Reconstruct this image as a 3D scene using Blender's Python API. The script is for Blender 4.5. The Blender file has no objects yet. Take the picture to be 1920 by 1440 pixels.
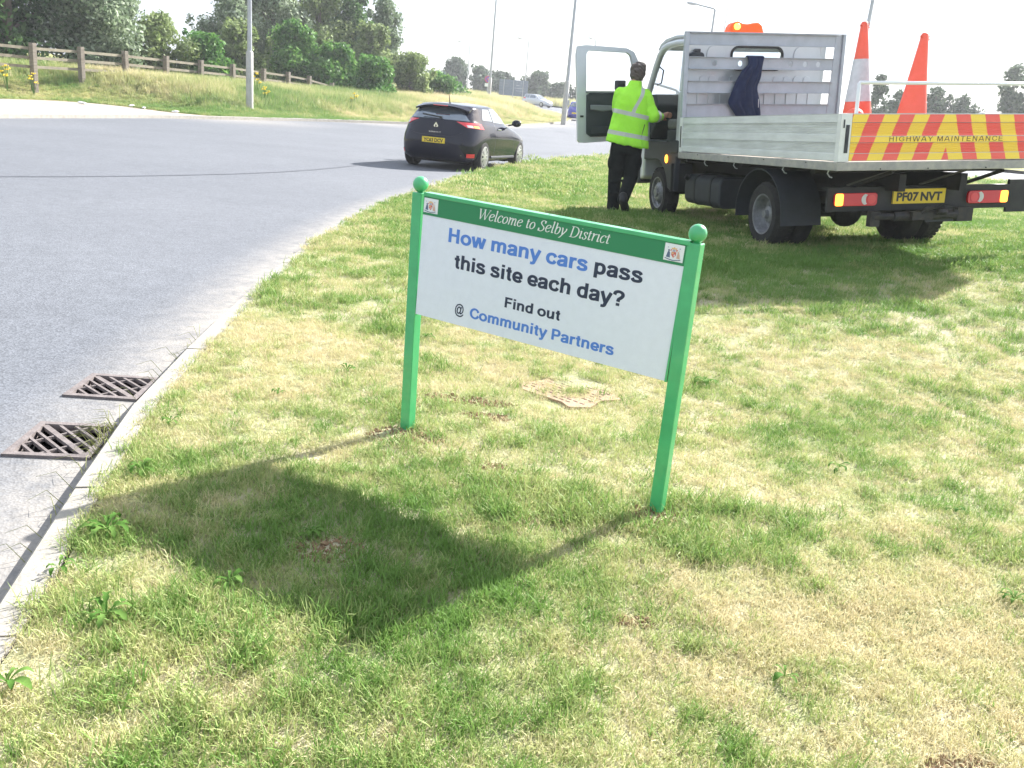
import bpy, bmesh, math, random
import numpy as np
from mathutils import Vector, Matrix, geometry

random.seed(7)
RNG = np.random.default_rng(7)
scene = bpy.context.scene
COL = scene.collection
rad = math.radians

# ------------------------------------------------------------------ camera
cam_d = bpy.data.cameras.new('camera')
cam = bpy.data.objects.new('camera', cam_d)
COL.objects.link(cam)
cam_d.sensor_width = 36.0
cam_d.lens = 1650.0 / 1920.0 * 36.0
cam_d.clip_start = 0.05
cam_d.clip_end = 6000
_down = Vector((-480, 5280, 1650)).normalized()
_up = -_down
_f = Vector((0, 0, 1))
_Y = (_f - _up * _f.dot(_up)).normalized()
_X = _Y.cross(_up)
RC = Matrix((_X, _Y, _up))                    # camera axes (x right, y down, z ahead) -> world
cr, cu, cf = RC.col[0], -RC.col[1], RC.col[2]
cam.matrix_world = Matrix(((cr[0], cu[0], -cf[0], 0), (cr[1], cu[1], -cf[1], 0), (cr[2], cu[2], -cf[2], 1.40), (0, 0, 0, 1)))
scene.camera = cam

# ------------------------------------------------------------------ world, sun, exposure
SUN_EL = rad(36.3)
SUN_AZ = math.atan2(0.675, 0.738)                # from +Y towards +X
world = bpy.data.worlds.new('World')
scene.world = world
world.use_nodes = True
wn, wl = world.node_tree.nodes, world.node_tree.links
wn.clear()
w_out = wn.new('ShaderNodeOutputWorld')
w_bg = wn.new('ShaderNodeBackground')
w_sky = wn.new('ShaderNodeTexSky')
w_sky.sky_type = 'NISHITA'
w_sky.sun_disc = False
w_sky.sun_elevation = SUN_EL
w_sky.sun_rotation = SUN_AZ
w_sky.air_density = 1.0
w_sky.dust_density = 2.5
w_sky.ozone_density = 1.0
# thin bright cloud veil over the blue
w_tc = wn.new('ShaderNodeTexCoord')
w_no = wn.new('ShaderNodeTexNoise')
w_no.inputs['Scale'].default_value = 2.2
w_no.inputs['Detail'].default_value = 5
w_mp = wn.new('ShaderNodeMapping')
w_mp.inputs['Scale'].default_value = (1, 1, 2.6)
w_cr = wn.new('ShaderNodeMapRange')
w_cr.inputs[1].default_value = 0.3
w_cr.inputs[2].default_value = 0.62
w_cr.inputs[3].default_value = 0.45
w_cr.inputs[4].default_value = 0.92
w_mx = wn.new('ShaderNodeMix')
w_mx.data_type = 'RGBA'
w_mx.inputs[7].default_value = (3.7, 4.05, 4.65, 1)
wl.new(w_tc.outputs['Generated'], w_mp.inputs['Vector'])
wl.new(w_mp.outputs['Vector'], w_no.inputs['Vector'])
wl.new(w_no.outputs['Fac'], w_cr.inputs[0])
wl.new(w_cr.outputs[0], w_mx.inputs[0])
wl.new(w_sky.outputs['Color'], w_mx.inputs[6])
wl.new(w_mx.outputs[2], w_bg.inputs['Color'])
w_bg.inputs['Strength'].default_value = 0.10
wl.new(w_bg.outputs[0], w_out.inputs['Surface'])

sun_d = bpy.data.lights.new('sun', 'SUN')
sun_d.energy = 5.0
sun_d.angle = rad(0.53)
sun_d.color = (1.0, 0.975, 0.935)
sun = bpy.data.objects.new('sun', sun_d)
COL.objects.link(sun)
_sd = Vector((math.sin(SUN_AZ) * math.cos(SUN_EL), math.cos(SUN_AZ) * math.cos(SUN_EL), math.sin(SUN_EL)))
sun.rotation_euler = _sd.to_track_quat('Z', 'Y').to_euler()
sun.location = (20, 20, 30)

vs = scene.view_settings
scene.display_settings.display_device = 'sRGB'
vs.view_transform = 'Standard'
vs.look = 'None'
vs.exposure = 1.57
vs.gamma = 1.0
vs.use_curve_mapping = False
scene.cycles.max_bounces = 6
scene.cycles.transparent_max_bounces = 12
scene.cycles.caustics_reflective = False
scene.cycles.caustics_refractive = False

# ------------------------------------------------------------------ materials
_mats = {}
def _n(nt, t, **kw):
    n = nt.nodes.new(t)
    for k, v in kw.items():
        setattr(n, k, v)
    return n

def mat(name, col, rough=0.6, metal=0.0, var=0.0, scale=8.0, bump=0.0, bscale=None, col2=None, emit=None,
        estr=0.0, spec=0.5, trans=0.0, alpha=1.0, coat=0.0, tl=0.0, stretch=None, sheen=0.0):
    if name in _mats:
        return _mats[name]
    m = bpy.data.materials.new(name)
    m.use_nodes = True
    nt = m.node_tree
    b = nt.nodes['Principled BSDF']
    b.inputs['Base Color'].default_value = (*col, 1)
    b.inputs['Roughness'].default_value = rough
    b.inputs['Metallic'].default_value = metal
    b.inputs['Specular IOR Level'].default_value = spec
    b.inputs['Transmission Weight'].default_value = trans
    b.inputs['Alpha'].default_value = alpha
    b.inputs['Coat Weight'].default_value = coat
    b.inputs['Sheen Weight'].default_value = sheen
    if emit:
        b.inputs['Emission Color'].default_value = (*emit, 1)
        b.inputs['Emission Strength'].default_value = estr
    if var or col2 or bump:
        tc = _n(nt, 'ShaderNodeTexCoord')
        vec = tc.outputs['Object']
        if stretch:
            mp = _n(nt, 'ShaderNodeMapping')
            mp.inputs['Scale'].default_value = stretch
            nt.links.new(vec, mp.inputs['Vector'])
            vec = mp.outputs['Vector']
        no = _n(nt, 'ShaderNodeTexNoise')
        no.inputs['Scale'].default_value = scale
        no.inputs['Detail'].default_value = 6
        no.inputs['Roughness'].default_value = 0.62
        nt.links.new(vec, no.inputs['Vector'])
        c2 = col2 or tuple(max(0, c * (1 - var)) for c in col)
        mr = _n(nt, 'ShaderNodeMapRange')
        mr.inputs[1].default_value = 0.35
        mr.inputs[2].default_value = 0.68
        nt.links.new(no.outputs['Fac'], mr.inputs[0])
        mx = _n(nt, 'ShaderNodeMix', data_type='RGBA')
        mx.inputs[6].default_value = (*col, 1)
        mx.inputs[7].default_value = (*c2, 1)
        nt.links.new(mr.outputs[0], mx.inputs[0])
        nt.links.new(mx.outputs[2], b.inputs['Base Color'])
        if bump:
            n2 = _n(nt, 'ShaderNodeTexNoise')
            n2.inputs['Scale'].default_value = bscale or scale * 4
            n2.inputs['Detail'].default_value = 4
            nt.links.new(vec, n2.inputs['Vector'])
            bp = _n(nt, 'ShaderNodeBump')
            bp.inputs['Strength'].default_value = min(1, bump)
            bp.inputs['Distance'].default_value = 0.01
            nt.links.new(n2.outputs['Fac'], bp.inputs['Height'])
            nt.links.new(bp.outputs[0], b.inputs['Normal'])
    if tl:
        t = _n(nt, 'ShaderNodeBsdfTranslucent')
        t.inputs['Color'].default_value = (*col, 1)
        ms = _n(nt, 'ShaderNodeMixShader')
        ms.inputs[0].default_value = tl
        out = nt.nodes['Material Output']
        nt.links.new(b.outputs[0], ms.inputs[1])
        nt.links.new(t.outputs[0], ms.inputs[2])
        nt.links.new(ms.outputs[0], out.inputs['Surface'])
    _mats[name] = m
    return m

def leaf_mat(name, ca, cb, cc=None, tl=0.35, rough=0.55, attr='INSTANCER', spec=0.25):
    """blade/leaf material: colour runs ca -> cb (-> cc) with the 'tint' attribute"""
    m = bpy.data.materials.new(name)
    m.use_nodes = True
    nt = m.node_tree
    b = nt.nodes['Principled BSDF']
    out = nt.nodes['Material Output']
    at = _n(nt, 'ShaderNodeAttribute', attribute_type=attr, attribute_name='tint')
    cr_ = _n(nt, 'ShaderNodeValToRGB')
    e = cr_.color_ramp.elements
    e[0].position = 0.0
    e[0].color = (*ca, 1)
    e[1].position = 1.0
    e[1].color = (*(cc or cb), 1)
    if cc:
        k = e.new(0.5)
        k.color = (*cb, 1)
    nt.links.new(at.outputs['Fac'], cr_.inputs[0])
    nt.links.new(cr_.outputs[0], b.inputs['Base Color'])
    b.inputs['Roughness'].default_value = rough
    b.inputs['Specular IOR Level'].default_value = spec
    t = _n(nt, 'ShaderNodeBsdfTranslucent')
    nt.links.new(cr_.outputs[0], t.inputs['Color'])
    ms = _n(nt, 'ShaderNodeMixShader')
    ms.inputs[0].default_value = tl
    nt.links.new(b.outputs[0], ms.inputs[1])
    nt.links.new(t.outputs[0], ms.inputs[2])
    nt.links.new(ms.outputs[0], out.inputs['Surface'])
    return m

# ------------------------------------------------------------------ object helpers
def tag(o, label=None, cat=None, group=None, kind=None):
    if label: o['label'] = label
    if cat: o['category'] = cat
    if group: o['group'] = group
    if kind: o['kind'] = kind
    return o

def empty(name, loc=(0, 0, 0), rz=0.0, mw=None):
    o = bpy.data.objects.new(name, None)
    COL.objects.link(o)
    o.empty_display_size = 0.2
    if mw is not None:
        o.matrix_world = mw
    else:
        o.location = loc
        o.rotation_euler = (0, 0, rz)
    return o

def link_mesh(name, me, mats=(), parent=None, smooth=False):
    o = bpy.data.objects.new(name, me)
    COL.objects.link(o)
    for m in mats:
        me.materials.append(m)
    if parent is not None:
        o.parent = parent
    if smooth:
        me.shade_smooth()
        try:
            me.set_sharp_from_angle(angle=rad(smooth if smooth is not True else 40))
        except Exception:
            pass
    return o

def bevel(o, w=0.006, seg=2, ang=35):
    m = o.modifiers.new('bevel', 'BEVEL')
    m.width = w
    m.segments = seg
    m.limit_method = 'ANGLE'
    m.angle_limit = rad(ang)
    return o

class MB:
    def __init__(s):
        s.v, s.f, s.m = [], [], []
    def add(s, vs, fs, mi=0):
        k = len(s.v)
        s.v += [tuple(p) for p in vs]
        s.f += [tuple(i + k for i in f) for f in fs]
        s.m += [mi] * len(fs)
        return s
    def box(s, a, b, mi=0, M=None):
        x0, y0, z0 = a
        x1, y1, z1 = b
        vs = [(x0, y0, z0), (x1, y0, z0), (x1, y1, z0), (x0, y1, z0), (x0, y0, z1), (x1, y0, z1), (x1, y1, z1), (x0, y1, z1)]
        if M is not None:
            vs = [M @ Vector(p) for p in vs]
        return s.add(vs, [(0, 3, 2, 1), (4, 5, 6, 7), (0, 1, 5, 4), (1, 2, 6, 5), (2, 3, 7, 6), (3, 0, 4, 7)], mi)
    def bar(s, p, q, w, h, mi=0, upv=(0, 0, 1)):
        p, q = Vector(p), Vector(q)
        d = (q - p).normalized()
        u = Vector(upv)
        r = d.cross(u).normalized() * (w / 2)
        u2 = r.normalized().cross(d) * (h / 2)
        vs = [p - r - u2, p + r - u2, p + r + u2, p - r + u2, q - r - u2, q + r - u2, q + r + u2, q - r + u2]
        return s.add(vs, [(0, 1, 2, 3), (7, 6, 5, 4), (0, 4, 5, 1), (1, 5, 6, 2), (2, 6, 7, 3), (3, 7, 4, 0)], mi)
    def tube(s, pts, r, n=8, mi=0, cap=True):
        pts = [Vector(p) for p in pts]
        rs = r if isinstance(r, (list, tuple)) else [r] * len(pts)
        k = len(s.v)
        prev = None
        for i, p in enumerate(pts):
            d = (pts[min(i + 1, len(pts) - 1)] - pts[max(i - 1, 0)]).normalized()
            if prev is None:
                a = d.cross(Vector((0.31, 0.17, 0.93)))
                if a.length < 0.1: a = d.cross(Vector((1, 0, 0)))
            else:
                a = prev - d * prev.dot(d)
            a.normalize()
            prev = a
            b = d.cross(a)
            for j in range(n):
                t = 2 * math.pi * j / n
                s.v.append(tuple(p + (a * math.cos(t) + b * math.sin(t)) * rs[i]))
        for i in range(len(pts) - 1):
            for j in range(n):
                j2 = (j + 1) % n
                s.f.append((k + i * n + j, k + i * n + j2, k + (i + 1) * n + j2, k + (i + 1) * n + j))
                s.m.append(mi)
        if cap:
            s.f.append(tuple(k + j for j in range(n - 1, -1, -1)))
            s.f.append(tuple(k + (len(pts) - 1) * n + j for j in range(n)))
            s.m += [mi, mi]
        return s
    def lathe(s, prof, n=24, axis='z', c=(0, 0, 0), mi=0, cap=True):
        """prof: [(r, h)...] around axis through c"""
        k = len(s.v)
        for r, h in prof:
            for j in range(n):
                t = 2 * math.pi * j / n
                a, b = r * math.cos(t), r * math.sin(t)
                p = {'z': (a, b, h), 'x': (h, a, b), 'y': (b, h, a)}[axis]
                s.v.append((p[0] + c[0], p[1] + c[1], p[2] + c[2]))
        for i in range(len(prof) - 1):
            for j in range(n):
                j2 = (j + 1) % n
                s.f.append((k + i * n + j, k + i * n + j2, k + (i + 1) * n + j2, k + (i + 1) * n + j))
                s.m.append(mi)
        if cap:
            s.f.append(tuple(k + j for j in range(n - 1, -1, -1)))
            s.f.append(tuple(k + (len(prof) - 1) * n + j for j in range(n)))
            s.m += [mi, mi]
        return s
    def prism(s, poly, axis, a, b, mi=0):
        """poly of 2D points; extruded along axis ('x','y','z') from a to b"""
        n = len(poly)
        def P(p, t):
            return {'x': (t, p[0], p[1]), 'y': (p[0], t, p[1]), 'z': (p[0], p[1], t)}[axis]
        vs = [P(p, a) for p in poly] + [P(p, b) for p in poly]
        fs = [tuple(range(n))[::-1], tuple(range(n, 2 * n))] + [(i, (i + 1) % n, n + (i + 1) % n, n + i) for i in range(n)]
        return s.add(vs, fs, mi)
    def ell(s, c, r, n=12, m=8, mi=0, M=None):
        k = len(s.v)
        c = Vector(c)
        for i in range(m + 1):
            ph = math.pi * i / m
            for j in range(n):
                t = 2 * math.pi * j / n
                p = Vector((r[0] * math.sin(ph) * math.cos(t), r[1] * math.sin(ph) * math.sin(t), r[2] * math.cos(ph)))
                if M is not None: p = M @ p
                s.v.append(tuple(p + c))
        for i in range(m):
            for j in range(n):
                j2 = (j + 1) % n
                s.f.append((k + i * n + j, k + (i + 1) * n + j, k + (i + 1) * n + j2, k + i * n + j2))
                s.m.append(mi)
        return s
    def build(s, name, mats=(), parent=None, smooth=False, bev=0.0, weld=True):
        me = bpy.data.meshes.new(name)
        me.from_pydata(s.v, [], s.f)
        if not isinstance(mats, (list, tuple)):
            mats = [mats]
        for i, p in enumerate(me.polygons):
            p.material_index = s.m[i]
        bm = bmesh.new()
        bm.from_mesh(me)
        if weld:
            bmesh.ops.remove_doubles(bm, verts=bm.verts, dist=1e-5)
        bmesh.ops.recalc_face_normals(bm, faces=bm.faces)
        bm.to_mesh(me)
        bm.free()
        o = link_mesh(name, me, mats, parent, smooth)
        if bev:
            bevel(o, bev)
        return o

def copy_tree(o, parent=None):
    c = o.copy()
    COL.objects.link(c)
    c.parent = parent
    for ch in [x for x in bpy.data.objects if x.parent == o]:
        copy_tree(ch, c)
    return c

def plate(name, outer, holes, thick, mats, parent, plane='xz', at=0.0, smooth=False, mi=0):
    """flat plate with holes cut through; outer and holes are lists of 2D points"""
    cu_ = bpy.data.curves.new(name, 'CURVE')
    cu_.dimensions = '2D'
    cu_.fill_mode = 'BOTH'
    cu_.extrude = thick / 2
    for poly in [outer] + list(holes):
        sp = cu_.splines.new('POLY')
        sp.points.add(len(poly) - 1)
        for i, p in enumerate(poly):
            sp.points[i].co = (p[0], p[1], 0, 1)
        sp.use_cyclic_u = True
    tmp = bpy.data.objects.new(name, cu_)
    COL.objects.link(tmp)
    dg = bpy.context.evaluated_depsgraph_get()
    me = bpy.data.meshes.new_from_object(tmp.evaluated_get(dg))
    bpy.data.objects.remove(tmp)
    bpy.data.curves.remove(cu_)
    if plane == 'xz':
        for v in me.vertices:
            x, y, z = v.co
            v.co = (x, at - z, y)
    elif plane == 'yz':
        for v in me.vertices:
            x, y, z = v.co
            v.co = (at + z, x, y)
    else:
        for v in me.vertices:
            v.co.z += at
    me.name = name
    me.materials.clear()
    return link_mesh(name, me, mats if isinstance(mats, (list, tuple)) else [mats], parent, smooth)

def rrect(x0, y0, x1, y1, r, n=5):
    pts = []
    for cx, cy, a0 in ((x1 - r, y1 - r, 0), (x0 + r, y1 - r, 90), (x0 + r, y0 + r, 180), (x1 - r, y0 + r, 270)):
        for i in range(n + 1):
            a = rad(a0 + 90 * i / n)
            pts.append((cx + r * math.cos(a), cy + r * math.sin(a)))
    return pts

def text_mesh(name, body, x0, x1, base, cap, mats, parent, bold=0.0, y=0.0, depth=0.0006, plane='xz', tilt=0.0, mcut=None, spacing=1.0, wspace=1.0, caph=0.73):
    """lettering fitted between x0 and x1 on a baseline; cap = height of a capital"""
    cu_ = bpy.data.curves.new(name, 'FONT')
    cu_.body = body
    cu_.size = 1.0
    cu_.offset = bold
    cu_.extrude = 0.001
    cu_.space_character = spacing
    cu_.space_word = wspace
    cu_.resolution_u = 3
    if mcut:
        for m in mats: cu_.materials.append(m)
        for i in range(len(body)):
            cu_.body_format[i].material_index = 0 if mcut[0] <= i < mcut[1] else 1
    tmp = bpy.data.objects.new(name, cu_)
    COL.objects.link(tmp)
    dg = bpy.context.evaluated_depsgraph_get()
    me = bpy.data.meshes.new_from_object(tmp.evaluated_get(dg))
    bpy.data.objects.remove(tmp)
    xs = [v.co.x for v in me.vertices]
    a, b = min(xs), max(xs)
    sx = (x1 - x0) / (b - a)
    sy = cap / (caph + bold)
    for v in me.vertices:
        px, py = (v.co.x - a) * sx, (v.co.y + bold * 0.5) * sy
        X = x0 + px
        Z = base + py + (X - x0) * tilt
        D = -depth if v.co.z > 0 else 0.0
        v.co = (X, y + D, Z)
    me.name = name
    if not mcut:
        me.materials.clear()
        return link_mesh(name, me, mats, parent)
    return link_mesh(name, me, [], parent)

# ------------------------------------------------------------------ noise and ground heights
_perm = np.random.default_rng(3).random((256, 256))
def vnoise(x, y):
    x = np.asarray(x, float); y = np.asarray(y, float)
    xi = np.floor(x).astype(int); yi = np.floor(y).astype(int)
    fx = x - xi; fy = y - yi
    fx = fx * fx * (3 - 2 * fx); fy = fy * fy * (3 - 2 * fy)
    g = lambda a, b: _perm[a % 256, b % 256]
    return (g(xi, yi) * (1 - fx) + g(xi + 1, yi) * fx) * (1 - fy) + (g(xi, yi + 1) * (1 - fx) + g(xi + 1, yi + 1) * fx) * fy
def fbm(x, y, s=1.0, oc=4):
    a, t, r = 0.5, 0.0, 0.0
    for i in range(oc):
        r = r + a * vnoise(np.asarray(x) * s * 2 ** i + 17 * i, np.asarray(y) * s * 2 ** i + 31 * i)
        t += a
        a *= 0.5
    return r / t
def sstep(t, a, b):
    t = np.clip((np.asarray(t, float) - a) / (b - a), 0, 1)
    return t * t * (3 - 2 * t)
def zr(y):
    """road level: flat near the sign, climbing gently beyond"""
    y = np.asarray(y, float)
    s = np.clip(y, 22, 60) - 22
    return -0.06 + 0.00035 * s * s + 0.0266 * (np.clip(y, 60, 130) - 60)

NK = [(1.6, -6), (0.1, -3), (-0.75, -0.6), (-1.17, 1.0), (-1.34, 2.08), (-1.46, 2.58), (-1.67, 3.56), (-1.82, 4.76), (-2.03, 7.22), (-2.10, 9.52),
      (-2.07, 11.95), (-1.91, 13.84), (-1.42, 17.89), (-0.53, 24.2), (0.88, 28.89), (2.32, 32.63), (4.6, 36.2), (8.5, 40), (15, 44), (40, 50)]
def catmull(pts, n=8):
    P = [np.array(p, float) for p in pts]
    P = [2 * P[0] - P[1]] + P + [2 * P[-1] - P[-2]]
    out = []
    for i in range(1, len(P) - 2):
        for k in range(n):
            t = k / n
            out.append(0.5 * ((2 * P[i]) + (-P[i - 1] + P[i + 1]) * t + (2 * P[i - 1] - 5 * P[i] + 4 * P[i + 1] - P[i + 2]) * t * t + (-P[i - 1] + 3 * P[i] - 3 * P[i + 1] + P[i + 2]) * t ** 3))
    out.append(P[-2])
    return np.array(out)
NKC = catmull(NK, 10)
def xkerb(y):
    return np.interp(y, NKC[:, 1], NKC[:, 0])
def dist_poly(x, y, C):
    x = np.asarray(x, float).ravel(); y = np.asarray(y, float).ravel()
    best = np.full(x.shape, 1e9)
    for i in range(len(C) - 1):
        ax, ay = C[i]; bx, by = C[i + 1]
        dx, dy = bx - ax, by - ay
        L = dx * dx + dy * dy + 1e-12
        t = np.clip(((x - ax) * dx + (y - ay) * dy) / L, 0, 1)
        best = np.minimum(best, np.hypot(x - ax - t * dx, y - ay - t * dy))
    return best
def h_near(x, y):
    x = np.asarray(x, float); y = np.asarray(y, float)
    p = 0.25 + 0.0882 * (np.minimum(x, 6) - 2.38) - 0.0175 * (y - 9.355)
    p = (p + np.sqrt(p * p + 0.01)) / 2
    bump = 0.11 * np.exp(-(((x - 1.05) / 0.75) ** 2 + ((y - 11.3) / 1.3) ** 2))
    rough = (fbm(x, y, 2.6, 3) - 0.5) * 0.035 * sstep(x - xkerb(y), 0.05, 0.5)
    return zr(y) + 0.055 + sstep(y, 4, 9) * (1 - sstep(y, 15, 26)) * (p + bump) + rough

FK = [(-13, -16), (-14.6, 5), (-14.9, 18), (-14.63, 24.8), (-14.2, 28.4), (-13.5, 32.8), (-12, 37.1), (-9.9, 42.1), (-6.74, 47.5), (-3.21, 53.2),
      (-1.45, 57.1), (0.6, 63.9), (2.04, 69.9), (2.75, 74.6), (3.0, 80), (2.6, 88), (1, 99), (-3, 111), (-12, 123), (-30, 132), (-70, 136)]
FKC = catmull(FK, 6)
VK = [(-22.5, -16), (-22.5, 5), (-22, 20), (-21.4, 30), (-20.9, 34.2), (-20.2, 37.4), (-18.6, 38.5), (-16.6, 37.9), (-14.8, 36.9), (-12.9, 36.9), (-11.75, 37.9)]
VKC = np.vstack([catmull(VK, 5), FKC[[i for i in range(len(FKC)) if FKC[i][1] > 39.2 or i > 60]]])
def h_far(x, y):
    x = np.asarray(x, float); y = np.asarray(y, float)
    d = dist_poly(x, y, VKC).reshape(x.shape)
    B = (0.98 - 0.16 * sstep(y, 42, 52)) - 0.25 * sstep(x, -10, -3)
    wd = 4.0 + 3.5 * sstep(x, -20, -12)
    rough = (fbm(x, y, 0.5, 3) - 0.5) * 0.12 * sstep(d, 0.3, 3)
    return zr(y) + 0.07 + B * sstep(d, 0.2, wd) + rough

def cdt_sheet(name, poly, pts, hfun, mats, kind='structure', holes=None):
    """triangulated sheet over polygon 'poly' with interior points"""
    n = len(poly)
    vs = [Vector(p) for p in poly]
    P = np.array(poly)
    pts = np.asarray(pts, float)
    # inside test
    inside = np.zeros(len(pts), bool)
    j = n - 1
    for i in range(n):
        xi, yi = P[i]; xj, yj = P[j]
        c = ((yi > pts[:, 1]) != (yj > pts[:, 1])) & (pts[:, 0] < (xj - xi) * (pts[:, 1] - yi) / (yj - yi + 1e-12) + xi)
        inside ^= c
        j = i
    d = dist_poly(pts[:, 0], pts[:, 1], np.vstack([P, P[:1]]))
    pts = pts[inside & (d > 0.04)]
    vs += [Vector(p) for p in pts]
    r = geometry.delaunay_2d_cdt(vs, [], [list(range(n))], 1, 1e-6)
    V = np.array([(v[0], v[1]) for v in r[0]])
    Z = hfun(V[:, 0], V[:, 1])
    me = bpy.data.meshes.new(name)
    me.from_pydata([(a, b, c) for (a, b), c in zip(V, Z)], [], [tuple(f) for f in r[2]])
    bm = bmesh.new(); bm.from_mesh(me)
    for f in bm.faces:
        if f.normal.z < 0: f.normal_flip()
    bm.to_mesh(me); bm.free()
    o = link_mesh(name, me, mats, None, smooth=60)
    tag(o, kind=kind)
    return o
# ================================================================== GROUND
def asphalt():
    m = bpy.data.materials.new('asphalt')
    m.use_nodes = True
    nt = m.node_tree; L = nt.links.new
    b = nt.nodes['Principled BSDF']
    tc = _n(nt, 'ShaderNodeTexCoord')
    n1 = _n(nt, 'ShaderNodeTexNoise'); n1.inputs['Scale'].default_value = 0.35; n1.inputs['Detail'].default_value = 5
    n2 = _n(nt, 'ShaderNodeTexVoronoi'); n2.inputs['Scale'].default_value = 95
    n3 = _n(nt, 'ShaderNodeTexNoise'); n3.inputs['Scale'].default_value = 7; n3.inputs['Detail'].default_value = 8; n3.inputs['Roughness'].default_value = 0.75
    for n in (n1, n2, n3): L(tc.outputs['Object'], n.inputs['Vector'])
    base = _n(nt, 'ShaderNodeMix', data_type='RGBA')
    base.inputs[6].default_value = (0.100, 0.107, 0.122, 1)
    base.inputs[7].default_value = (0.150, 0.158, 0.175, 1)
    L(n1.outputs['Fac'], base.inputs[0])
    # aggregate: each stone its own tone
    vr = _n(nt, 'ShaderNodeMapRange'); vr.inputs[3].default_value = 0.74; vr.inputs[4].default_value = 1.26
    sep = _n(nt, 'ShaderNodeSeparateColor')
    L(n2.outputs['Color'], sep.inputs[0]); L(sep.outputs[0], vr.inputs[0])
    fr = _n(nt, 'ShaderNodeMapRange'); fr.inputs[1].default_value = 0.3; fr.inputs[2].default_value = 0.7; fr.inputs[3].default_value = 0.86; fr.inputs[4].default_value = 1.12
    L(n3.outputs['Fac'], fr.inputs[0])
    mu = _n(nt, 'ShaderNodeMath', operation='MULTIPLY'); L(vr.outputs[0], mu.inputs[0]); L(fr.outputs[0], mu.inputs[1])
    sc = _n(nt, 'ShaderNodeVectorMath', operation='SCALE'); L(base.outputs[2], sc.inputs[0]); L(mu.outputs[0], sc.inputs['Scale'])
    # pale grit washed up along the kerb
    at = _n(nt, 'ShaderNodeAttribute', attribute_name='grit')
    ga = _n(nt, 'ShaderNodeMath', operation='MULTIPLY'); L(at.outputs['Fac'], ga.inputs[0])
    gr = _n(nt, 'ShaderNodeMapRange'); gr.inputs[1].default_value = 0.35; gr.inputs[2].default_value = 0.62; gr.inputs[3].default_value = 0.35
    L(n3.outputs['Fac'], gr.inputs[0]); L(gr.outputs[0], ga.inputs[1])
    mx = _n(nt, 'ShaderNodeMix', data_type='RGBA'); L(ga.outputs[0], mx.inputs[0]); L(sc.outputs[0], mx.inputs[6])
    mx.inputs[7].default_value = (0.34, 0.31, 0.27, 1)
    L(mx.outputs[2], b.inputs['Base Color'])
    b.inputs['Roughness'].default_value = 0.78
    b.inputs['Specular IOR Level'].default_value = 0.35
    bp = _n(nt, 'ShaderNodeBump'); bp.inputs['Strength'].default_value = 0.4; bp.inputs['Distance'].default_value = 0.004
    L(n2.outputs['Distance'], bp.inputs['Height']); L(bp.outputs[0], b.inputs['Normal'])
    return m
M_asph = asphalt()

def turf_mat(name, straw, green, soil, s1=0.9, s2=5.0, gthr=0.5):
    m = bpy.data.materials.new(name)
    m.use_nodes = True
    nt = m.node_tree; L = nt.links.new
    b = nt.nodes['Principled BSDF']
    tc = _n(nt, 'ShaderNodeTexCoord')
    ns = []
    for s, dt in ((s1, 4), (s2, 6), (55, 4)):
        n = _n(nt, 'ShaderNodeTexNoise'); n.inputs['Scale'].default_value = s; n.inputs['Detail'].default_value = dt; n.inputs['Roughness'].default_value = 0.65
        L(tc.outputs['Object'], n.inputs['Vector']); ns.append(n)
    av = _n(nt, 'ShaderNodeMath', operation='ADD'); L(ns[0].outputs['Fac'], av.inputs[0]); L(ns[1].outputs['Fac'], av.inputs[1])
    mr = _n(nt, 'ShaderNodeMapRange'); mr.inputs[1].default_value = gthr * 2 - 0.17; mr.inputs[2].default_value = gthr * 2 + 0.17; L(av.outputs[0], mr.inputs[0])
    mx = _n(nt, 'ShaderNodeMix', data_type='RGBA'); mx.inputs[6].default_value = (*straw, 1); mx.inputs[7].default_value = (*green, 1); L(mr.outputs[0], mx.inputs[0])
    m2 = _n(nt, 'ShaderNodeMapRange'); m2.inputs[1].default_value = 0.56; m2.inputs[2].default_value = 0.72; L(ns[2].outputs['Fac'], m2.inputs[0])
    mx2 = _n(nt, 'ShaderNodeMix', data_type='RGBA'); L(m2.outputs[0], mx2.inputs[0]); L(mx.outputs[2], mx2.inputs[6]); mx2.inputs[7].default_value = (*soil, 1)
    L(mx2.outputs[2], b.inputs['Base Color'])
    b.inputs['Roughness'].default_value = 0.9
    b.inputs['Specular IOR Level'].default_value = 0.1
    bp = _n(nt, 'ShaderNodeBump'); bp.inputs['Strength'].default_value = 0.8; bp.inputs['Distance'].default_value = 0.02
    L(ns[2].outputs['Fac'], bp.inputs['Height']); L(bp.outputs[0], b.inputs['Normal'])
    return m
M_turf = turf_mat('turf_thatch', (0.46, 0.41, 0.28), (0.28, 0.31, 0.15), (0.20, 0.15, 0.09))
M_bank = turf_mat('bank_turf', (0.34, 0.29, 0.12), (0.13, 0.19, 0.05), (0.12, 0.12, 0.05), s1=0.15, s2=0.9)
M_field = turf_mat('field_grass', (0.34, 0.31, 0.13), (0.14, 0.20, 0.06), (0.16, 0.15, 0.06), s1=0.03, s2=0.2)
M_pave = mat('pavement_grit', (0.40, 0.34, 0.285), 0.9, var=0.25, scale=1.2, bump=0.4, bscale=40)
M_kerb = mat('kerb_concrete', (0.36, 0.335, 0.29), 0.85, var=0.28, scale=9, bump=0.5, bscale=60)
M_conc = mat('concrete', (0.50, 0.48, 0.44), 0.85, var=0.25, scale=4, bump=0.4, bscale=30)
M_iron = mat('cast_iron', (0.13, 0.108, 0.103), 0.7, var=0.35, scale=20, bump=0.35, bscale=90, col2=(0.21, 0.18, 0.17))
M_pit = mat('gully_dark', (0.004, 0.004, 0.005), 0.9)
M_seam = mat('tar_seam', (0.085, 0.09, 0.105), 0.6, var=0.3, scale=3)

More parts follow.
